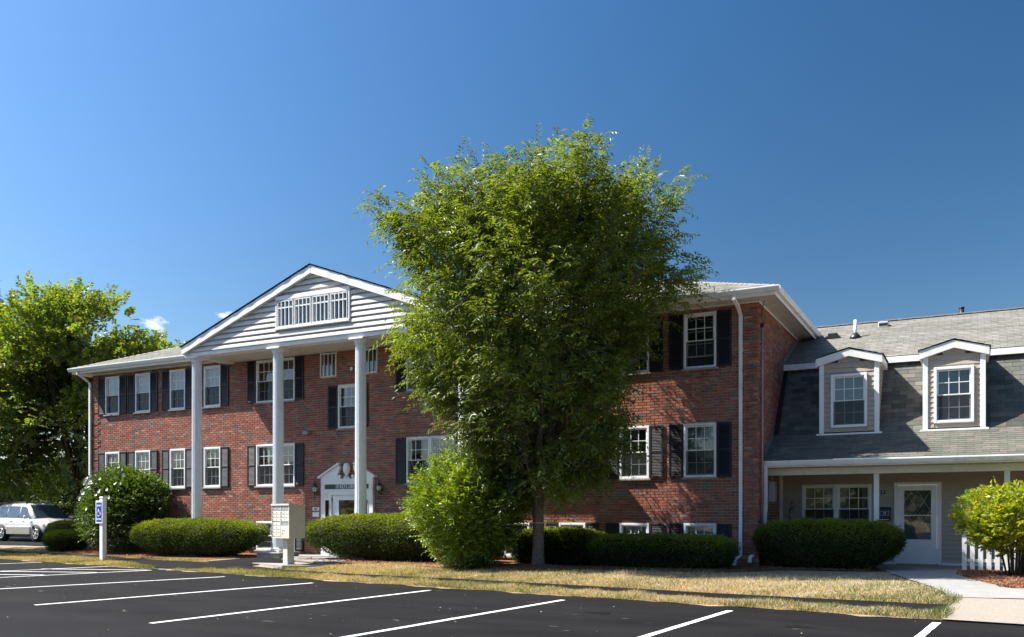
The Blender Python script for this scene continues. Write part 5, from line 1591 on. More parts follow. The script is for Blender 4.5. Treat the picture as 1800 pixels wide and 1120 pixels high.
        path = bez(s0, ctrl, tip, 9); r0 = 0.062 if zt_ > 5 else 0.045
        limbs.append((path, [r0 * (1 - 0.86 * k / 8) for k in range(9)]))
        for j in range(6):
            k = r.integers(3, 8); s = np.array(path[k]); dd = unit(np.array(path[k]) - np.array(path[k-1])) * 0.7 + r.normal(0, 0.55, 3)
            e = s + unit(dd) * r.uniform(0.7, 1.5)
            limbs.append((bez(s, (s + e) / 2 + np.array([0, 0, 0.12]), e, 4), [0.020, 0.016, 0.011, 0.005]))
    limb_tubes(limbs, 6).build('branches', M['bark'], T)
    # white tie band on the trunk
    MB().tube([(0.0, 0, 0.985), (0.0, 0, 1.0)], 0.127, 14, caps=False).build('tie', M['soffit'], T)
big_tree()
# mulch mound round the trunk
def mound(cx_, cy_, rx, ry, h, name='mulch_mound', seed=0, base_off=0.016):
    r = np.random.default_rng(seed); nr, na = 14, 56; vs = []; fs = []
    for i in range(nr + 1):
        t = i / nr
        for k in range(na):
            a = 2*PI*k/na; w = 1 + 0.07 * math.sin(3*a + seed) + 0.05 * math.sin(7*a)
            x = cx_ + rx * w * t * math.cos(a); y = cy_ + ry * w * t * math.sin(a)
            z = gz(x, y) + base_off + h * (1 - t**2) ** 1.3 + (r.normal(0, 0.008) if i < nr else -0.02)
            vs.append((x, y, z))
    for i in range(nr):
        for k in range(na):
            k2 = (k+1) % na; fs.append((i*na+k, i*na+k2, (i+1)*na+k2, (i+1)*na+k))
    o = MB().add(vs, fs, True).build(name, M['mulch']); tag(o, kind='structure')
mound(-4.30, -2.65, 1.15, 0.95, 0.09, seed=2)

def chips(name, regions, n, col, size, seed, lab=None, mat_=None, zoff=0.03, tall=False):
    """loose flakes lying on beds"""
    r = np.random.default_rng(seed); P = []
    per = n // len(regions)
    for (x0, x1, y0, y1) in regions:
        P.append(np.stack([r.uniform(x0, x1, per), r.uniform(y0, y1, per)], -1))
    P = np.concatenate(P); m = len(P)
    z = lawn_z(P[:, 0], P[:, 1]) + zoff + r.uniform(0, 0.02, m)
    C = np.concatenate([P, z[:, None]], -1)
    D = unit(np.concatenate([r.normal(size=(m, 2)), r.normal(0, 0.3, (m, 1))], -1)); N = unit(np.array([0, 0, 1.0]) + r.normal(0, 0.5, (m, 3)))
    t = np.array(col) * r.uniform(0.5, 1.6, (m, 1))
    o = leaves(name, C, D, N, size * r.uniform(0.5, 1.5, m), size * 0.22 * r.uniform(0.6, 1.4, m), t, mat_ or M['brick'])
    tag(o, kind='stuff')

# mulch beds under the hedges
def bed(left, right, name='mulch_bed'): ribbon(name, left, right, M['mulch'], 0.028)
bed([(-11.9, -2.35), (-10.5, -2.85), (-8, -2.75), (-5.6, -3.55), (-4, -2.9), (-2.2, -2.30), (-0.2, -2.05), (0.6, -0.9), (2.9, -0.15)],
    [(-11.9, -0.05), (-10.4, -0.05), (-8, -0.05), (-5.6, -0.05), (-4, -0.05), (-2.2, -0.05), (-0.2, -0.05), (0.6, 0.9), (2.38, 0.95)])
bed([(-24.6, -0.7), (-22.5, -1.45), (-19.5, -1.95), (-17.5, -2.25), (-15, -2.55), (-13.8, -1.95)], [(-24.6, 0.6), (-22.5, 0.6), (-19.5, -0.05), (-17.5, -0.05), (-15, -0.05), (-13.75, -0.05)])
bed([(4.10, 0.93), (4.15, -0.9), (4.62, -3.0), (4.98, -4.05)], [(9, 0.93), (9, -0.9), (9, -3), (9, -4.0)])
chips('mulch_chips', [(-11.8, -5.6, -2.6, -1.6), (-5.4, -3.2, -3.5, -1.8), (-3.2, -0.2, -2.3, -1.4), (4.25, 6.2, -2.9, 0.8), (4.7, 6.2, -4.0, -2.4), (4.25, 6.2, -1.0, 0.8)], 15000, (0.24, 0.12, 0.07), 0.045, 3)
chips('mulch_chips', [(-19.8, -14.0, -2.1, -1.2), (-24.2, -21, -1.3, -0.4), (-0.2, 2.4, -0.6, 0.2)], 5000, (0.24, 0.12, 0.07), 0.045, 4)

# ------------------------------------------------------------------ hedges
def hedge(cx_, cy_, lx, ly, z0, z1, label, n=30000, base=(0.035, 0.068, 0.011), foot=0.62, rot=0.0, wide=0.62, group=None, lit_top=(0.16, 0.215, 0.014), leaf=0.058, seed=0, sq=3.0, name='hedge', bald=0.0, round_top=0.35):
    r = np.random.default_rng(seed + 100)
    T = empty(name, (cx_, cy_, z0), label, 'hedge', group)
    T.rotation_euler = (0, 0, rot)
    H = z1 - z0
    def sc(t):
        a = foot + (1 - foot) * np.sin(np.clip(t / wide, 0, 1) * PI / 2) ** 0.9
        u = np.clip((t - wide) / (1 - wide), 0, 1)
        return a * (1 - u ** 3.2 * round_top)
    def ring(th):
        c, s = np.cos(th), np.sin(th); k = (np.abs(c) ** sq + np.abs(s) ** sq) ** (-1 / sq)
        return k * c, k * s
    def shape(t, th, f=1.0):
        ex, ey_ = ring(th); s = sc(t)
        lump = 1 + 0.035 * np.sin(5 * th + 3 * t + seed) + 0.03 * np.sin(11 * th - 5 * t) + 0.018 * np.sin(23 * th + 9 * t) 
        return np.stack([ex * lx/2 * s * f * lump, ey_ * ly/2 * s * f * lump, t * H], -1)
    # inner mass of twigs
    nt_, na = 14, 64; vs = []; fs = []
    for i in range(nt_ + 1):
        t = i / nt_ * 0.955; th = np.linspace(0, 2*PI, na, endpoint=False)
        q = shape(np.full(na, t), th, 0.90 if i else 0.6); q[:, 2] *= 0.985
        q += r.normal(0, 0.018, q.shape); vs += [tuple(x) for x in q]
    for i in range(nt_):
        for k in range(na):
            k2 = (k+1) % na; fs.append((i*na+k, i*na+k2, (i+1)*na+k2, (i+1)*na+k))
    fs.append(tuple(range(nt_*na, nt_*na + na)))
    MB().add(vs, fs).build('twigs', M['twigs'], T)
    # surface leaves: sides
    per = lx + ly; sideA = 2 * per * H; topA = lx * ly
    ns_ = int(n * sideA / (sideA + topA * 1.4)); ntp = n - ns_
    t = r.uniform(0.02, 1, ns_) ** 0.9; th = r.uniform(0, 2*PI, ns_)
    if bald > 0:
        kk = r.uniform(0, 1, ns_) > bald * (1 - t) * 1.3 * (fbm(shape(t, th), 3.0, 3) > -0.2); t = t[kk]; th = th[kk]
    P = shape(t, th); P += r.normal(0, 0.034, P.shape)
    nrm = unit(np.stack([np.cos(th) / lx, np.sin(th) / ly, np.zeros(len(th))], -1)) + np.array([0, 0, 1.0]) * np.clip((t - 0.6) * 1.2, -0.15, 1)[:, None]
    th2 = r.uniform(0, 2*PI, ntp); f2 = np.sqrt(r.uniform(0, 1, ntp)); Pt = shape(np.full(ntp, 1.0), th2) * f2[:, None]
    Pt[:, 2] = H * (1.0 - 0.06 * f2 ** 3) + np.abs(r.normal(0, 0.026, ntp)) + 0.03 * np.sin(Pt[:, 0] * 3.1 + seed) * np.sin(Pt[:, 1] * 3) + 0.014 * np.sin(Pt[:, 0] * 11)
    P = np.concatenate([P, Pt]); nrm = np.concatenate([nrm, np.tile((0, 0, 1.0), (ntp, 1))]); m = len(P)
    D = unit(nrm + np.array([0, 0, 0.35]) + r.normal(0, 0.55, (m, 3)))
    N = unit(r.normal(size=(m, 3)) + nrm * 0.6)
    tt = np.concatenate([t, np.ones(ntp)])[:, None]
    new = np.clip((tt - 0.55) / 0.35, 0, 1)                     # sunlit brightness of the clipped top, painted into the leaf tint
    tn = (np.array(base) * (1 - new) + np.array(lit_top) * new) * r.uniform(0.7, 1.3, (m, 1))
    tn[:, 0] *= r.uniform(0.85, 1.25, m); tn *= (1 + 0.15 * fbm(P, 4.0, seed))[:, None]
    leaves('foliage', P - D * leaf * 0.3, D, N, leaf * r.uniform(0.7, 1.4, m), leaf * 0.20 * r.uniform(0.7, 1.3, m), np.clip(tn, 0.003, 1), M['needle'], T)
    # stems at the foot
    st = MB()
    for i in range(9):
        x = r.uniform(-lx * foot * 0.4, lx * foot * 0.4); y = r.uniform(-ly * foot * 0.3, ly * foot * 0.3)
        st.tube([(x, y, -0.08), (x * 1.1, y * 1.1, 0.15), (x * 1.3, y * 1.3, 0.35)], [0.028, 0.022, 0.014], 5)
    st.build('stems', M['dark_bark'], T)
    return T
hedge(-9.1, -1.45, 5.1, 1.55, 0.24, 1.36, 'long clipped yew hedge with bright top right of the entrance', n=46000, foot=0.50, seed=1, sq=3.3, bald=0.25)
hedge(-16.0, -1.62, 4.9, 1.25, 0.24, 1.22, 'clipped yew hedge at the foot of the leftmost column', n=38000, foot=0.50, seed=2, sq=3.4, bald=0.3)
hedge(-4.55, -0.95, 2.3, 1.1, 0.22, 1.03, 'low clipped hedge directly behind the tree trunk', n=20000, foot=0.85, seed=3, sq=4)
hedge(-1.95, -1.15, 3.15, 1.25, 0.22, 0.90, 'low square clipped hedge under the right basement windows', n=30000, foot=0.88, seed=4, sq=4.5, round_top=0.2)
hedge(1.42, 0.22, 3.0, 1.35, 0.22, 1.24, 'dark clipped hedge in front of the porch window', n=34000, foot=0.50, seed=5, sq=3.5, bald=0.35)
hedge(-23.2, -0.75, 1.35, 1.1, 0.18, 0.82, 'small low yew bush nearest the path at the left end', n=11000, foot=0.7, seed=6, sq=2.3, name='yew_bush')
hedge(-24.6, 0.55, 2.2, 1.3, 0.2, 1.15, 'darker yew bush behind the small one, in front of the parked car', n=14000, foot=0.6, seed=7, sq=2.3, name='yew_bush')

# ------------------------------------------------------------------ loose shrubs
def shrub(cx_, cy_, rx, ry, z0, z1, label, n, leaf, lw, base, seed, name='shrub', low=0.12, dens=-0.7, nl=7, tw=0.26, trans=None, upw=0.2, lean=0.0, stems=12, foot=0.62):
    r = np.random.default_rng(seed + 500)
    T = empty(name, (cx_, cy_, z0), label, 'shrub')
    H = z1 - z0
    u = unit(r.normal(size=(n, 3))); rho = r.uniform(0, 1, n) ** 0.33
    zc = H * (0.5 + low / 2)
    bump = 1 + 0.10 * fbm(u * 1.0, 4.0, seed) + 0.06 * fbm(u, 9.0, seed + 1)
    P = u * rho[:, None] * bump[:, None] * np.array([rx, ry, H * (0.5 - low / 2)]) * 1.0
    # narrower at the foot
    t = (P[:, 2] + H * 0.5) / H; k = foot + (1 - foot) * np.clip(t / 0.5, 0, 1) ** 0.8
    P[:, 0] *= k; P[:, 1] *= k; P[:, 2] += zc; P[:, 0] += lean * P[:, 2]
    keep = fbm(P, 3.0, seed + 2) > dens
    P = P[keep]; rho = rho[keep]; m = len(P)
    out = unit(P - np.array([0, 0, H * 0.25])); Dr = unit(out + np.array([0, 0, upw]) + r.normal(0, 0.4, (m, 3)))
    p, d, nn, L, W = sprays(P, Dr, nl, r.uniform(0.6, 1.3, m) * tw, leaf, lw, r, sag=0.15, spread=0.9, droop=0.2)
    tn = tints(base, len(p), r, P=p, seed=seed, spread=0.25)
    leaves('foliage', p, d, nn, L, W, tn, M['leaf'], T)
    limbs = []
    for i in range(stems):
        a = r.uniform(0, 2*PI); f = r.uniform(0.2, 0.75); e = np.array([rx * f * math.cos(a) + lean * H * .7, ry * f * math.sin(a), H * r.uniform(0.55, 0.85)])
        s = np.array([0.12 * math.cos(a), 0.12 * math.sin(a), -0.08]); c = (s + e) / 2 - np.array([e[0], e[1], 0]) * 0.15
        pth = bez(s, c, e, 6); limbs.append((pth, [0.022, 0.019, 0.016, 0.012, 0.009, 0.004]))
        for j in range(3):
            q = np.array(pth[r.integers(2, 5)]); e2 = q + unit(r.normal(size=3) + np.array([0, 0, 0.6])) * 0.4
            limbs.append(([tuple(q), tuple(e2)], [0.010, 0.004]))
    limb_tubes(limbs, 5).build('stems', M['dark_bark'], T)
    return T, P
shrub(-5.85, -2.95, 1.48, 1.25, 0.2, 2.85, 'big loose bright green shrub left of the tree trunk', 7000, 0.070, 0.025, (0.115, 0.180, 0.022), 1, dens=-0.95, low=0.02, upw=0.1)
T_, RP = shrub(-20.1, -0.95, 1.55, 1.15, 0.2, 2.9, 'tall dark green shrub dotted with white flowers at the left end', 9000, 0.062, 0.026, (0.050, 0.095, 0.015), 2, dens=-0.9, low=0.0, foot=0.88, name='flowering_shrub')
shrub(5.05, -0.60, 1.05, 0.90, 0.2, 1.93, 'rounded yellow green shrub in the mulch bed beside the porch walk', 2300, 0.095, 0.036, (0.23, 0.285, 0.030), 3, dens=-0.95, low=0.24, nl=6, tw=0.17, stems=16)
# flowers
r = np.random.default_rng(5)
edge = np.linalg.norm((RP - np.array([0, 0, 1.35])) / np.array([1.55, 1.15, 1.35]), axis=1)
fp = RP[(RP[:, 1] < -0.25) & (RP[:, 2] > 1.35) & (RP[:, 0] < 0.7)]; ed = np.linalg.norm((fp - np.array([0, 0, 1.35])) / np.array([1.55, 1.15, 1.35]), axis=1)
fp = fp[(ed > 0.80) & (fp[:, 0] > -1.05)]; fp = fp[r.choice(len(fp), 34, replace=False)]
for i in range(len(fp)):
    c = fp[i] + unit(fp[i] - np.array([0, 0, 1.3])) * 0.12 + np.array([0.03, -0.17, 0.02])
    nrm = unit(np.array([0.1, -1, 0.35]) + r.normal(0, 0.45, 3)); a = unit(np.cross(nrm, (0, 0, 1.0))); b = np.cross(nrm, a)
    vs = []; fs = []; R0 = r.uniform(0.042, 0.066)
    for k in range(5):
        th = 2*PI*k/5
        for dth, rr in ((0, 0.006), (-0.5, R0 * 0.8), (0, R0 * 1.05), (0.5, R0 * 0.8)):
            vs.append(c + (a*math.cos(th + dth) + b*math.sin(th + dth)) * rr + nrm * rr * 0.35)
        fs.append(tuple(range(4*k, 4*k + 4)))
    if i == 0: fl_mat = mat('white_petals', (0.80, 0.78, 0.78), rough=0.7, var=0.03)
    MB().add(vs, fs).build('flower', fl_mat, T_)

# ------------------------------------------------------------------ trees at the left
def far_tree(x, y, zb, rx, ry, z0, z1, label, n, leaf, lw, base, seed, name='broadleaf_tree', nl=8, tw=0.55, trunk_r=0.22, dens=-0.55, lean=0.0, lobes=7, conifer=False, mat_='leaf'):
    r = np.random.default_rng(seed + 900)
    T = empty(name, (x, y, zb), label, 'tree')
    z0 -= zb; z1 -= zb; H = z1 - z0
    # several overlapping lobes make the uneven crown
    C = []; Rr = []
    for i in range(lobes):
        a = 2*PI*i/lobes + r.normal(0, 0.3); t = r.uniform(0.2, 0.75)
        C.append((rx*0.52*math.cos(a), ry*0.52*math.sin(a), z0 + H*t)); Rr.append((rx*0.52, ry*0.52, H*r.uniform(0.22, 0.34)))
    C.append((0, 0, z1 - H*0.27)); Rr.append((rx*0.48, ry*0.48, H*0.27))
    C.append((0, 0, z0 + H*0.38)); Rr.append((rx*0.72, ry*0.72, H*0.38))
    C = np.array(C); Rr = np.array(Rr)
    if conifer:
        t = r.uniform(0, 1, n) ** 0.8; a = r.uniform(0, 2*PI, n); rad = (1 - t) * rx * (0.75 + 0.25 * np.sin(t * 55)) * r.uniform(0, 1, n) ** 0.4
        P = np.stack([rad * np.cos(a), rad * np.sin(a), z0 + H * t], -1)
        cen = np.stack([np.zeros(n), np.zeros(n), P[:, 2] + 0.3], -1)
    else:
        k = r.integers(0, len(C), n); u = unit(r.normal(size=(n, 3))) * (r.uniform(0, 1, n) ** 0.36)[:, None]
        P = C[k] + u * Rr[k]; cen = np.tile((0, 0, z0 + H * 0.3), (n, 1))
        P[:, 0] += lean * (P[:, 2] - z0)
    keep = fbm(P, 1.5, seed) + 0.4 * fbm(P, 3.6, seed + 1) > dens; P = P[keep]; cen = cen[keep]; m = len(P)
    Dr = unit(unit(P - cen) + np.array([0, 0, 0.25 if not conifer else -0.1]) + r.normal(0, 0.45, (m, 3)))
    p, d, nn, L, W = sprays(P, Dr, nl, r.uniform(0.6, 1.3, m) * tw, leaf, lw, r, sag=0.2, spread=0.95, droop=0.25)
    tn = tints(base, len(p), r, P=p, seed=seed, spread=0.3, yellow=0.25)
    leaves('crown', p, d, nn, L, W, tn, M[mat_], T)
    limbs = []
    tp = np.array([lean * H * 0.6, 0, z0 + H * 0.75])
    trunk = bez((0, 0, -0.3), (lean * 1.0, 0.1, z0), tp, 8)
    MB().tube(trunk, [trunk_r * (1 - 0.85 * i / 7) for i in range(8)], 10).build('trunk', M['dark_bark'], T)
    if not conifer:
        for i in range(16):
            k = r.integers(2, 7); s = np.array(trunk[k]); c = C[r.integers(0, len(C))] + r.normal(0, 0.3, 3); c[0] += lean * (c[2] - z0)
            limbs.append((bez(s, (s + c) / 2 + np.array([0, 0, 0.3]), c, 6), [trunk_r * 0.38 * (1 - 0.85 * j / 5) for j in range(6)]))
        limb_tubes(limbs, 6).build('branches', M['dark_bark'], T)
    return T
def at(px, D, z=0.0):
    """ground point by bearing (in photo pixels) and distance, used to lay out the far trees"""
    p = np.array([4.349, -20.335, 0]) + Rv * ((px - 900) / 1547 * D) + Fv * D
    return float(p[0]), float(p[1])
G1 = (0.118, 0.180, 0.034)
far_tree(-34.2, 7.6, 0.15, 4.4, 3.6, 2.5, 12.4, 'tall sunlit broadleaf tree with the highest crown at the left, behind the parked car', 9500, 0.18, 0.072, G1, 1, dens=-0.22, lobes=9)
far_tree(-39.0, 6.4, 0.15, 4.2, 3.4, 2.5, 11.4, 'broadleaf tree at the left edge with a rounded lower crown', 8200, 0.18, 0.072, G1, 2, dens=-0.22, lobes=8)
far_tree(-32.0, 10.2, 0.15, 3.4, 3.0, 1.0, 10.3, 'smaller broadleaf tree rising close behind the left end of the brick building', 7200, 0.17, 0.066, G1, 3, lean=0.04, dens=-0.4)
far_tree(-30.8, -2.6, 0.05, 2.7, 2.7, 4.6, 10.6, 'near tree at the left frame edge overhanging the path', 3000, 0.14, 0.052, G1, 4, trunk_r=0.18, dens=-0.3)
x_, y_ = at(-18, 52)
far_tree(x_, y_, 0.1, 3.2, 3.2, 1.5, 15.8, 'dark spruce top showing at the far left above the other trees', 3200, 0.16, 0.03, (0.030, 0.055, 0.022), 5, name='spruce_tree', conifer=True, nl=9, dens=-2, mat_='needle')

# thicket beyond the fence, one dark mass
r = np.random.default_rng(31)
PP = []
for i in range(20):
    px = -60 + i * 16.5; Dd = r.uniform(62, 80); x, y = at(px, Dd)
    k = 520; u = unit(r.normal(size=(k, 3))) * (r.uniform(0.4, 1, k))[:, None]
    PP.append(np.array([x, y, r.uniform(2.0, 3.4)]) + u * np.array([2.6, 2.6, r.uniform(2.2, 4.2)]))
P = np.concatenate(PP); m = len(P); D_ = unit(r.normal(size=(m, 3)) + np.array([0, 0, 0.3]))
p, d, nn, L, W = sprays(P, D_, 7, r.uniform(0.4, 0.9, m), 0.24, 0.09, r)
o = leaves('thicket', p, d, nn, L, W, tints((0.038, 0.062, 0.014), len(p), r), M['leaf']); tag(o, kind='stuff')

# woods across the street behind the camera, seen only as reflections in the windows
PP = []
for i in range(34):
    a = -1.7 + 3.4 * i / 33; R0 = r.uniform(44, 58)
    c = np.array([4.3, -20.3, 0]) + R0 * np.array([math.sin(a) * 1.25 - 0.2, -math.cos(a), 0])
    hh = r.uniform(4.5, 8.0); k = 330; u = unit(r.normal(size=(k, 3))) * r.uniform(0.35, 1, (k, 1)) ** 0.5
    PP.append(np.array([c[0], c[1], hh * 0.55]) + u * np.array([5.0, 3.5, hh * 0.6]))
P = np.concatenate(PP); m = len(P); D_ = unit(r.normal(size=(m, 3)))
p, d, nn, L, W = sprays(P, D_, 5, r.uniform(0.8, 1.6, m), 0.55, 0.22, r)
o = leaves('woods', p, d, nn, L, W, tints((0.045, 0.075, 0.018), len(p), r), M['leaf']); tag(o, kind='stuff')

# ------------------------------------------------------------------ stockade fence at the left
FA = np.array([-43.9, 5.9]); FB = np.array([-60.0, 26.6]); fd = unit(FB - FA); flen = np.linalg.norm(FB - FA); fn_ = np.array([fd[1], -fd[0]])
FE = empty('stockade_fence', (FA[0], FA[1], 0.1), 'weathered grey board fence behind the parked car', 'fence')
FE.rotation_euler = (0, 0, math.atan2(fd[1], fd[0]))
bm_ = MB().prism([(0, 0, 0), (0.135, 0, 0), (0.135, 0, 2.02), (0.068, 0, 2.10), (0, 0, 2.02)], (0, 0.02, 0)).mesh('board', M['fence_wood'])
kk = int(flen / 0.145)
for i in range(-20, kk):
    o = put('board', bm_, FE, (i * 0.145, r.normal(0, 0.004), r.normal(0, 0.012)))
for z in (0.4, 1.1, 1.8): MB().box(-2.9, flen, 0.025, 0.07, z, z + 0.09).build('rail', M['fence_wood'], FE)
for i in range(-1, int(flen / 2.4)): MB().box(i*2.4, i*2.4 + 0.1, 0.071, 0.17, -0.2, 2.08).build('post', M['fence_wood'], FE)

# ------------------------------------------------------------------ parked car
def car():
    T = empty('parked_car', (-33.45, 5.15, 0.225), 'silver beige sport utility vehicle parked behind the bushes at the left edge', 'car')
    T.rotation_euler = (0, 0, -0.06)
    # local: x forward, y left, length -2.35..2.35, wheels at x=-1.33 and 1.38
    # lower body: stations along x with (half width, sill z, shoulder z, hood/top z)
    st = [(-2.34, 0.70, 0.48, 0.80, 0.98), (-2.28, 0.84, 0.36, 0.84, 1.04), (-1.9, 0.905, 0.32, 0.90, 1.08), (-1.0, 0.915, 0.30, 0.90, 1.08), (0.0, 0.915, 0.30, 0.88, 1.05),
          (0.8, 0.915, 0.30, 0.87, 1.03), (1.05, 0.912, 0.30, 0.86, 1.02), (1.5, 0.905, 0.32, 0.84, 0.97), (1.95, 0.88, 0.34, 0.80, 0.91), (2.20, 0.82, 0.34, 0.74, 0.82), (2.33, 0.68, 0.38, 0.66, 0.70)]
    vs = []; fs = []
    ring = 14
    for (x, w, s, sh, tp) in st:
        prof = [(w*0.90, s), (w*0.985, s + 0.10), (w*1.0, s + 0.28), (w*0.985, sh), (w*0.93, tp - 0.03), (w*0.78, tp + 0.025), (w*0.35, tp + 0.055)]
        full = [(-y, z) for y, z in prof] + [(y, z) for y, z in prof[::-1]]
        vs += [(x, y, z) for y, z in full]
    for i in range(len(st) - 1):
        for k in range(ring):
            k2 = (k + 1) % ring; fs.append((i*ring+k, (i+1)*ring+k, (i+1)*ring+k2, i*ring+k2))
    fs += [tuple(range(ring)), tuple(range((len(st)-1)*ring, len(st)*ring))[::-1]]
    MB().add(vs, fs, True).build('body', M['car_paint'], T)
    # cabin
    cs = [(-2.22, 0.80, 1.02, 0.70, 1.20), (-2.05, 0.82, 1.02, 0.66, 1.58), (-1.75, 0.83, 1.02, 0.645, 1.685), (-0.8, 0.84, 1.02, 0.64, 1.72), (0.1, 0.84, 1.02, 0.635, 1.70), (0.45, 0.84, 1.0, 0.65, 1.62), (1.18, 0.84, 0.98, 0.76, 1.03)]
    vs = []; fs = []
    for (x, wb, zb, wt, zt_) in cs:
        prof = [(wb, zb), (wb*0.4 + wt*0.6, zb + (zt_-zb)*0.6), (wt, zt_ - 0.045), (wt*0.9, zt_), (wt*0.4, zt_ + 0.02)]
        full = [(-y, z) for y, z in prof] + [(y, z) for y, z in prof[::-1]]; vs += [(x, y, z) for y, z in full]
    rg = 10
    for i in range(len(cs) - 1):
        for k in range(rg):
            k2 = (k+1) % rg; fs.append((i*rg+k, (i+1)*rg+k, (i+1)*rg+k2, i*rg+k2))
    fs += [tuple(range(rg)), tuple(range((len(cs)-1)*rg, len(cs)*rg))[::-1]]
    MB().add(vs, fs, True).build('cabin', M['car_paint'], T)
    # glass: side windows (both sides) and windscreen laid just proud of the cabin
    def wb(x): return float(np.interp(x, [c[0] for c in cs], [c[1] for c in cs]))
    def sidept(x, f, s):
        c = [np.interp(x, [q[0] for q in cs], [q[j] for q in cs]) for j in range(1, 5)]
        b_, zb, t_, zt_ = c; y = b_ + (t_ - b_) * f * (0.6 / 0.6 if f <= 1 else 1); 
        # profile is nearly straight from base to shoulder of the roof
        yb2 = b_ * 0.4 + t_ * 0.6
        if f < 0.6: y = b_ + (yb2 - b_) * f / 0.6
        else: y = yb2 + (t_ - yb2) * (f - 0.6) / 0.4
        return (x, s * (y + 0.012), zb + (zt_ - 0.045 - zb) * f + 0.0)
    for s in (-1, 1):
        for (xa, xb, xta, xtb) in ((-1.98, -1.12, -1.78, -1.12), (-1.06, -0.12, -1.06, -0.16), (-0.04, 0.93, -0.08, 0.36)):
            n = 6; vs = []
            for i in range(n + 1):
                t = i / n; x0_ = xa + (xb - xa) * t; x1_ = xta + (xtb - xta) * t
                vs += [sidept(x0_, 0.06, s), sidept((x0_ + x1_) / 2, 0.50, s), sidept(x1_, 0.88, s)]
            fs = []
            for i in range(n):
                for j in (0, 1):
                    f_ = (3*i+j, 3*i+3+j, 3*i+4+j, 3*i+1+j); fs.append(f_ if s < 0 else f_[::-1])
            MB().add(vs, fs, True).build('side_window', M['car_glass'], T)
    vs = []; n = 8
    for i in range(n + 1):
        v = i / n * 2 - 1
        bow = 0.05 * (1 - v * v)
        vs += [(1.16 + bow + 0.012, v * 0.74, 1.045 + 0.012), (0.82 + bow, v * 0.685, 1.335 + 0.015), (0.48 + bow + 0.01, v * 0.615, 1.625 + 0.01)]
    MB().add(vs, [(3*i+j, 3*i+3+j, 3*i+4+j, 3*i+1+j) for i in range(n) for j in (0, 1)], True).build('windscreen', M['car_glass'], T)
    # lower cladding and trim
    for s in (-1, 1):
        MB().box(-0.92, 0.95, *(sorted((s*0.905, s*0.935))), 0.33, 0.60, 0.015).build('sill_cladding', M['car_lower'], T)
        MB().box(-0.95, 0.98, *(sorted((s*0.91, s*0.942))), 0.60, 0.70, 0.02).build('side_moulding', M['car_paint'], T)
        for x in (-0.66, 0.30): MB().box(x, x + 0.16, *(sorted((s*0.895, s*0.925))), 0.92, 0.95, 0.008).build('door_handle', M['car_paint'], T)
        mr_ = MB().box(0.78, 0.92, *(sorted((s*0.94, s*1.14))), 1.02, 1.17, 0.035).build('mirror', M['car_paint'], T)
        MB().box(0.775, 0.779, *(sorted((s*0.96, s*1.12))), 1.04, 1.15).build('mirror_glass', M['car_glass'], mr_)
        MB().tube([(-1.85, s*0.60, 1.70), (-1.7, s*0.61, 1.76), (0.0, s*0.60, 1.76), (0.2, s*0.60, 1.71)], 0.018, 6).build('roof_rail', M['black_metal'], T)
        hl = MB().prism([(1.98, s*0.865, 0.66), (2.27, s*0.66, 0.62), (2.30, s*0.42, 0.64), (2.22, s*0.42, 0.79), (2.10, s*0.70, 0.83), (1.92, s*0.86, 0.80)], (0.02, s*0.02, 0.0)).build('headlight', M['lens'], T)
        MB().prism([(1.86, s*0.882, 0.68), (1.97, s*0.868, 0.66), (1.93, s*0.868, 0.79), (1.86, s*0.878, 0.77)], (0.01, s*0.012, 0.0)).build('indicator', M['amber'], hl)
        MB().lathe([(0.05, 0.0), (0.055, 0.012), (0.02, 0.02)], n=12).build('fog_lamp', M['lens'], T, (2.26, s*0.62, 0.44)).rotation_euler = (0, PI/2, 0)
    MB().box(2.14, 2.37, -0.80, 0.80, 0.36, 0.60, 0.06).build('front_bumper', M['car_lower'], T)
    MB().box(2.27, 2.345, -0.38, 0.38, 0.63, 0.76, 0.02).build('grille', M['black_metal'], T)
    MB().box(2.345, 2.38, -0.30, 0.30, 0.40, 0.48, 0.01).build('air_intake', M['black_metal'], T)
    MB().box(-1.55, -1.35, -0.25, 0.05, 1.745, 1.80, 0.02).build('roof_box', M['beige_box'], T)
    MB().box(-2.2, 2.2, -0.80, 0.80, 0.20, 0.34).build('underbody', M['black_metal'], T)
    for x in (-1.33, 1.38):
        for s in (-1, 1):
            w = empty('wheel', (x, s*0.80, 0.355), parent=T)
            ty = MB().lathe([(0.20, -0.11), (0.33, -0.11), (0.352, -0.08), (0.355, 0.0), (0.352, 0.08), (0.33, 0.112), (0.20, 0.112)], n=28).build('tyre', M['rubber'], w)
            ty.rotation_euler = (PI/2, 0, 0)
            rm = MB(); rm.lathe([(0.195, -0.02), (0.225, 0.0), (0.225, 0.012), (0.20, 0.012), (0.19, -0.01)], n=24)
            for k in range(5):
                a = 2*PI*k/5; c_, s_ = math.cos(a), math.sin(a)
                rm.prism([(0.04*c_ - 0.035*s_, 0.04*s_ + 0.035*c_, 0.0), (0.21*c_ - 0.045*s_, 0.21*s_ + 0.045*c_, 0.0), (0.21*c_ + 0.045*s_, 0.21*s_ - 0.045*c_, 0.0), (0.04*c_ + 0.035*s_, 0.04*s_ - 0.035*c_, 0.0)], (0, 0, 0.012))
            rm.lathe([(0.06, 0.012), (0.05, 0.03), (0.01, 0.032)], n=12)
            ro = rm.build('rim', M['chrome'], w, (0, s*0.112, 0)); ro.rotation_euler = (-s*PI/2, 0, 0)
            MB().lathe([(0.40, 0.0), (0.40, 0.008), (0.0, 0.008)], n=28).build('wheel_arch', M['rubber'], T, (x, s*(0.898 if s > 0 else 0.906), 0.37)).rotation_euler = (PI/2, 0, 0)
car()

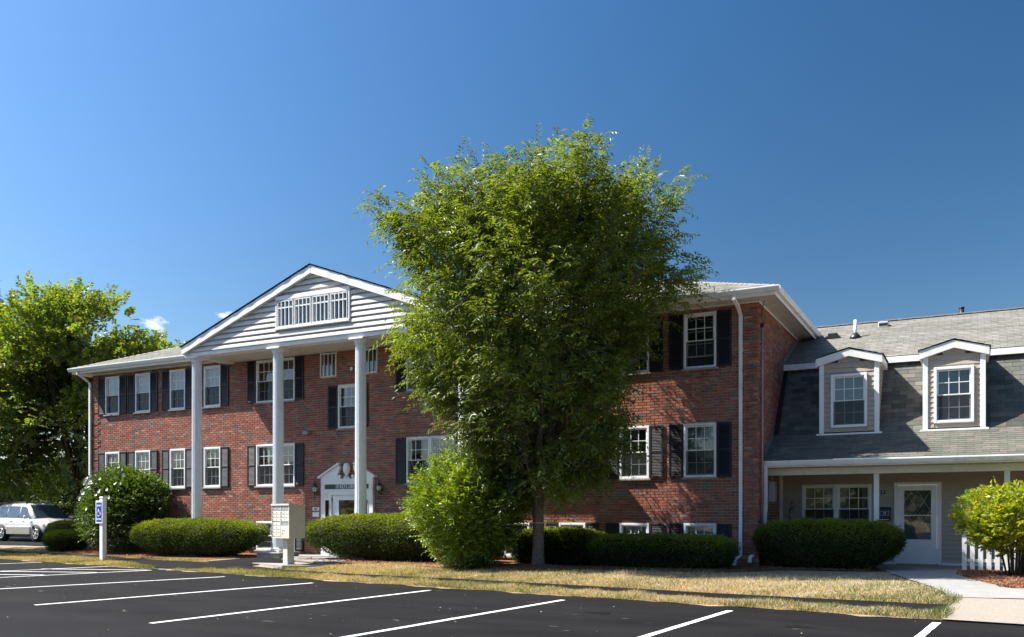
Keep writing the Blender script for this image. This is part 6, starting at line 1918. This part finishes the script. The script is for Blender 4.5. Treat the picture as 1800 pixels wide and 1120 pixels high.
# small flower stalk in a white pot behind the porch hedge
FS = empty('potted_plant', (0.42, 1.45, 0.236), 'thin flower stalk in a small white pot behind the porch hedge', 'plant')
MB().lathe([(0.07, 0.0), (0.09, 0.22), (0.10, 0.24), (0.08, 0.24)], n=14).build('pot', M['vinyl'], FS)
MB().tube([(0, 0, 0.2), (0.02, 0, 0.7), (0.0, 0, 1.15), (0.05, 0, 1.42)], [0.012, 0.010, 0.008, 0.004], 6).build('stem', M['dark_bark'], FS)
k = 34; tt = r.uniform(0.6, 1.45, k)
Pp = np.stack([np.interp(tt, [0.2, 0.7, 1.15, 1.42], [0, 0.02, 0, 0.05]), np.zeros(k), tt], -1)
leaves('foliage', Pp, unit(r.normal(size=(k, 3)) + np.array([0, 0, 0.3])), unit(r.normal(size=(k, 3))), r.uniform(0.10, 0.18, k), r.uniform(0.014, 0.024, k), tints((0.05, 0.09, 0.03), k, r), M['leaf'], FS)

# ------------------------------------------------------------------ grass
def grass(n, seed):
    r = np.random.default_rng(seed)
    s = r.uniform(-6, 28.2, n * 3); e = np.abs(r.normal(0, 1.0, n * 3)) ** 1.0 * 1.5
    p = EB[None] + ET[None] * s[:, None] + EN[None] * (e[:, None] - 0.03)
    # keep off the path, pads, beds and walk
    up = np.array(PATH_UP); lo = np.array(PATH_LO)
    yu = np.interp(p[:, 0], up[:, 0], up[:, 1]); yl = np.interp(p[:, 0], lo[:, 0], lo[:, 1])
    ok = ~((p[:, 1] < yu + 0.0) & (p[:, 1] > yl - 0.0) & (p[:, 0] < 3.95))
    ok &= ~((p[:, 0] > -14.6) & (p[:, 0] < -13.75) & (p[:, 1] < -3.0))
    ok &= ~((p[:, 0] > -14.4) & (p[:, 0] < -11.0) & (p[:, 1] > -4.1))
    ok &= ~((p[:, 0] > -12.4) & (p[:, 0] < -9.8) & (p[:, 1] > -3.7))
    bx = [-24.6, -22.5, -19.5, -17.5, -15, -13.8, -12, -11.9, -10.5, -8, -5.6, -4, -2.2, -0.2, 0.6, 2.9, 3.5]; by = [-0.7, -1.45, -1.95, -2.25, -2.55, -2.2, -2.35, -2.35, -2.85, -2.75, -3.55, -3.5, -2.30, -2.05, -0.9, -0.15, 0]
    ok &= p[:, 1] < np.interp(p[:, 0], bx, by) + r.normal(0, 0.08, len(p))
    wx = np.interp(p[:, 1], [-7.3, -5.4, -4.75, -2.8, 0.32], [3.98, 4.18, 3.85, 3.32, 2.52])
    ok &= p[:, 0] < wx + r.normal(0, 0.03, len(p))
    p = p[ok][:n]; m = len(p)
    P = np.concatenate([p, (lawn_z(p[:, 0], p[:, 1]) + 0.008)[:, None]], -1)
    # lusher green near edges of paving, straw elsewhere
    e2 = (p - EB) @ EN
    yu = np.interp(p[:, 0], up[:, 0], up[:, 1]); yl = np.interp(p[:, 0], lo[:, 0], lo[:, 1])
    dw = np.minimum(np.minimum(np.abs(p[:, 1] - yu), np.abs(p[:, 1] - yl)), e2)
    wx = np.interp(p[:, 1], [-7.3, -5.4, -4.75, -2.8, 0.32], [3.98, 4.18, 3.85, 3.32, 2.52]); dwx = wx - p[:, 0]
    g = 0.12 + 0.22 * fbm(P, 1.6, 8) + 0.20 * fbm(P, 5.0, 9) + 0.12 * np.exp(-dw / 0.2) + 0.55 * np.exp(-dwx / 0.35) + 0.35 * np.exp(-((p[:, 0] + 15.0) / 1.5) ** 2) * (e2 < 1)
    isg = r.uniform(0, 1, m) < np.clip(g, 0.04, 0.95)
    tn = np.where(isg[:, None], np.array([0.115, 0.150, 0.035]), np.array([0.49, 0.40, 0.27])) * r.uniform(0.6, 1.25, (m, 1))
    D = unit(np.array([0, 0, 1.0]) * 0.9 + r.normal(0, 0.75, (m, 3)) * np.array([1, 1, 0.3])); D[:, 2] = np.abs(D[:, 2]) + 0.08
    N = unit(r.normal(size=(m, 3)) * np.array([1, 1, 0.2]))
    L = r.uniform(0.035, 0.085, m) * (1 + 0.3 * isg) * np.clip(1 + 0.7 * fbm(P, 7.0, 19), 0.5, 1.9); W = r.uniform(0.0025, 0.0050, m)
    o = leaves('grass', P, D, N, L, W, tn, M['needle']); tag(o, kind='stuff')
grass(210000, 12)

# fallen bits and pebbles on the asphalt
r = np.random.default_rng(44); n = 260
P = np.stack([r.uniform(-22, 6, n), r.uniform(-13.5, -4.6, n), np.full(n, 0.006)], -1)
ok = ((P[:, :2] - EB) @ EN) < -0.15; P = P[ok]; m = len(P)
o = leaves('leaf_litter', P, unit(r.normal(size=(m, 3)) * np.array([1, 1, 0.15])), unit(np.array([0, 0, 1.0]) + r.normal(0, 0.2, (m, 3))), r.uniform(0.015, 0.05, m), r.uniform(0.006, 0.016, m), np.array([0.42, 0.34, 0.25]) * r.uniform(0.5, 1.3, (m, 1)), M['brick'])
tag(o, kind='stuff')

# oil stains and hairline cracks on the asphalt
M['stain'] = mat('oil_stain', (0.006, 0.006, 0.007), rough=0.5, var=0.2, spec=0.3)
M['scuff'] = mat('dusty_scuff', (0.050, 0.043, 0.036), rough=0.9, var=0.4, scale=30)
r = np.random.default_rng(71)
def blot(x, y, rx, ry, rot, m, z, name):
    n = 28; vs = []
    for k in range(n):
        a = 2*PI*k/n; q = 1 + 0.25 * math.sin(3*a + x) + 0.18 * math.sin(7*a + y) + r.normal(0, 0.06)
        u = rx*q*math.cos(a); v = ry*q*math.sin(a)
        vs.append((x + u*math.cos(rot) - v*math.sin(rot), y + u*math.sin(rot) + v*math.cos(rot), z))
    tag(MB().add(vs, [tuple(range(n))]).build(name, m), kind='structure')
for i, (x, y, a, b) in enumerate(((-12.8, -5.7, 0.75, 0.42), (-8.9, -5.6, 0.22, 0.14), (-6.2, -7.9, 0.28, 0.18), (-0.4, -8.6, 0.20, 0.15), (2.4, -8.9, 0.18, 0.12), (-3.3, -9.2, 0.16, 0.12))):
    blot(x, y, a, b, r.uniform(0, 3), M['stain'], 0.0025 + i * 0.0001, 'oil_stain')
for i in range(34):
    x = r.uniform(-18, 4); y = EB[1] + ET[1] * (x - EB[0]) / ET[0] - r.uniform(0.4, 6.5)
    blot(x, y, r.uniform(0.03, 0.14), r.uniform(0.01, 0.04), r.uniform(-0.6, 0.6), M['scuff'], 0.0032 + i * 0.00002, 'dusty_scuff')
